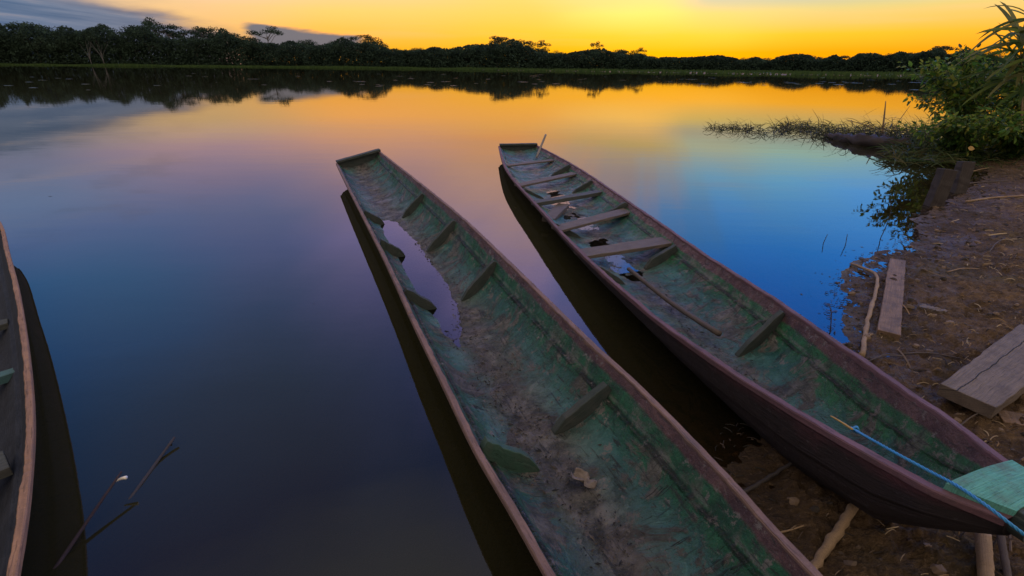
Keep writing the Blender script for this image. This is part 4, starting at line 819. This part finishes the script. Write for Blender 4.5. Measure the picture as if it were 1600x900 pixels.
for row, (n, lo, hi, dd) in enumerate(((110, .84, 1.07, 26), (95, .62, .93, 0))):
    for k in range(n):
        px = -200 + 1980 * (k + random.random()) / n; D = tree_dist(px) + dd + random.uniform(0, 16); topz = at_dist(px, float(np.interp(px, pX, pY)), D)[2]
        h = (topz - .35) * random.uniform(lo, hi); pr_ = protos[random.choice([0, 1, 2, 3, 0, 1, 2, 3, 4, 5] if row else [0, 1, 2, 3, 4, 5, 6, 7])]
        l, g_ = zone(px); wide = h * random.uniform(.85, 1.25) if px < 620 else h * random.uniform(1.1, 1.7); tree(px, D, h, wide, pr_, 'forest_tree', l, g_)
for (px, py, k, wd, lab) in ((775, 60, 6, 1.25, 'largest flat topped tree standing against the golden sky'), (815, 66, 7, 1.0, 'spreading lacy tree right of the largest flat topped tree'), (840, 68, 8, .9, 'rightmost of the cluster of lacy trees against the glow'), (930, 69, 7, .55, 'single mushroom shaped tree above the middle wood'), (995, 78, 8, .8, 'small rounded lacy tree alone right of the mushroom shaped tree'), (572, 57, 6, .8, 'lacy flat tree beside the dark cloud'), (425, 48, 8, 1.0, 'lacy flat crowned tree on the slope under the first cloud'), (258, 36, 7, .7, 'open crowned tree sticking up over the left wood'), (1470, 74, 6, 1.3, 'wide lacy tree on the hump of the right shore')):
    D = tree_dist(px) + 30; h = at_dist(px, py, D)[2] - .35; tree(px, D, h * 1.17, h * wd * 1.1, protos[k], 'emergent_tree', lab, 'trees standing above the skyline')
# pale dead trees
for (px, top, lab) in ((143, 62, 'pale bare forked tree in front of the left wood'), (163, 58, 'pale bare tree right of the forked one on the left shore')):
    D = tree_dist(px) - 6; h = at_dist(px, top, D)[2]; p = at_dist(px, 100, D); p[2] = .2; mb = MB()
    for k in range(7):
        a = random.uniform(-1, 1); e = p + np.array([a * h * .35, random.uniform(-2, 2), h * random.uniform(.7, 1)]); tube(mb, resample(np.array([p, p + np.array([a * h * .05, 0, h * .35]), e]), 8), np.linspace(.13, .03, 8), 5)
    tag(mb.build('bare_tree', M['palebark'], None, True), lab, 'tree')
# undergrowth and marsh grass
N = 340000; xs = np.linspace(-260, 1860, 600); tp_ = []; dir_ = []; td_ = []
for x_ in xs:
    q = at_dist(x_, 100, 100.0); dir_.append(math.atan2(q[0], q[1])); td_.append(tree_dist(x_)); tp_.append(at_dist(x_, float(np.interp(x_, pX, pY)), tree_dist(x_))[2])
px = rng.uniform(-260, 1860, N); az_ = np.interp(px, xs, dir_); D = np.interp(px, xs, td_) - 4 + rng.uniform(0, 34, N); tz = np.interp(px, xs, tp_)
zz = .4 + rng.random(N) ** 1.35 * tz * .96 * (.62 + .5 * vnoise(px * .05, px * 0 + 3.3)); P = np.stack([np.sin(az_) * D, np.cos(az_) * D, zz], 1); sz = rng.uniform(.28, .66, N)[:, None]
un_ = lambda a: a / (np.linalg.norm(a, axis=1)[:, None] + 1e-9)
nr = un_(rng.normal(0, 1, (N, 3)) + np.array([0, -.4, .5])); xx = un_(np.cross(nr, rng.normal(0, 1, (N, 3)))); yy = np.cross(nr, xx)
V = np.stack([P + xx * sz * 1.3, P + yy * sz, P - xx * sz * 1.1, P - yy * sz * .9], 1).reshape(-1, 3); F = np.arange(N * 4).reshape(-1, 4)
tone = (.6 + .8 * vnoise(px * .13, zz * .35)) * (.9 + .2 * vnoise(px * .6, zz)); C = np.repeat(tone[:, None] * np.array([.030, .050, .032]), 4, 0)
o = link('undergrowth', mesh_np('undergrowth', V, F, color=C, smooth=False), M['fartree']); tag(o, 'dense dark undergrowth filling the far shore between the tree trunks', 'undergrowth', kind='stuff')
V = []; F = []; C = []
for k in range(26000):
    px = random.uniform(-260, 1860); q = at_dist(px, 100, 100); a = math.atan2(q[0], q[1]); d0 = float(np.interp(a, far_az, far_d)); d1 = tree_dist(px); D = d0 - 3 + (d1 - d0 + 3) * random.random() ** 1.3; p = np.array([math.sin(a) * D, math.cos(a) * D, -.05]); hh = random.uniform(.5, 1.25) * (.6 + .8 * float(vnoise(px * .03, D * .05))); ww = random.uniform(.2, .5); lean = random.gauss(0, .25); b0 = len(V)
    V += [p + np.array([-ww, 0, 0]), p + np.array([ww, 0, 0]), p + np.array([lean + ww * .3, .1, hh]), p + np.array([lean - ww * .3, .1, hh])]; F.append((b0, b0+1, b0+2, b0+3)); C += [np.array(random.choice([(.045, .080, .022), (.058, .092, .026), (.036, .062, .02)]))] * 4
o = link('marsh_grass', mesh_np('marsh_grass', V, F, color=np.array(C), smooth=False), M['fartree']); tag(o, 'green strip of marsh grass along the far shore', 'grass', kind='stuff')
# floating leaves on the far water
mb = MB(); n = 12; V = [(math.cos(a) * (1 + .15 * math.sin(3 * a)), math.sin(a), .0) for a in np.linspace(.25, 6.03, n)] + [(0, 0, 0)]; V2_ = [(x, y, .012) for x, y, z in V]
V3 = V + V2_; F = [(i, i + 1, n + 1 + i + 1, n + 1 + i) for i in range(n - 1)] + [tuple(range(n + 1, 2 * n + 2))]
me = bpy.data.meshes.new('lily_pad'); me.from_pydata(V3, [], F); me.update(); me.materials.append(M['pad'])
for k in range(95):
    if k < 62: px = random.uniform(600, 1450); py = float(np.interp(px, [600, 800, 1200, 1450], [125, 126, 128, 130])) + random.gauss(0, 4.0)
    else: px = random.uniform(10, 700); py = random.gauss(126, 7)
    if py < float(np.interp(px, [0, 800, 1450], [105, 114, 122])): continue
    p = at(px, py, 0)
    if math.hypot(p[0], p[1]) > np.interp(math.atan2(p[0], p[1]), far_az, far_d) - 45: continue
    o = bpy.data.objects.new('lily_pad', me); col.objects.link(o); o.location = (p[0], p[1], .006); s_ = random.uniform(.12, .6) * np.linalg.norm(p) / 130; o.scale = (s_ * random.uniform(1, 3), s_ * .9, 1); o.rotation_euler.z = random.gauss(0, .15)
    l = 'flat floating leaf patch on the dark left reflection' if px < 600 else 'flat floating leaf patch on the far water before the golden reflection'
    tag(o, l, 'floating leaf', 'floating leaves on the left water' if px < 600 else 'floating leaves on the middle and right water')
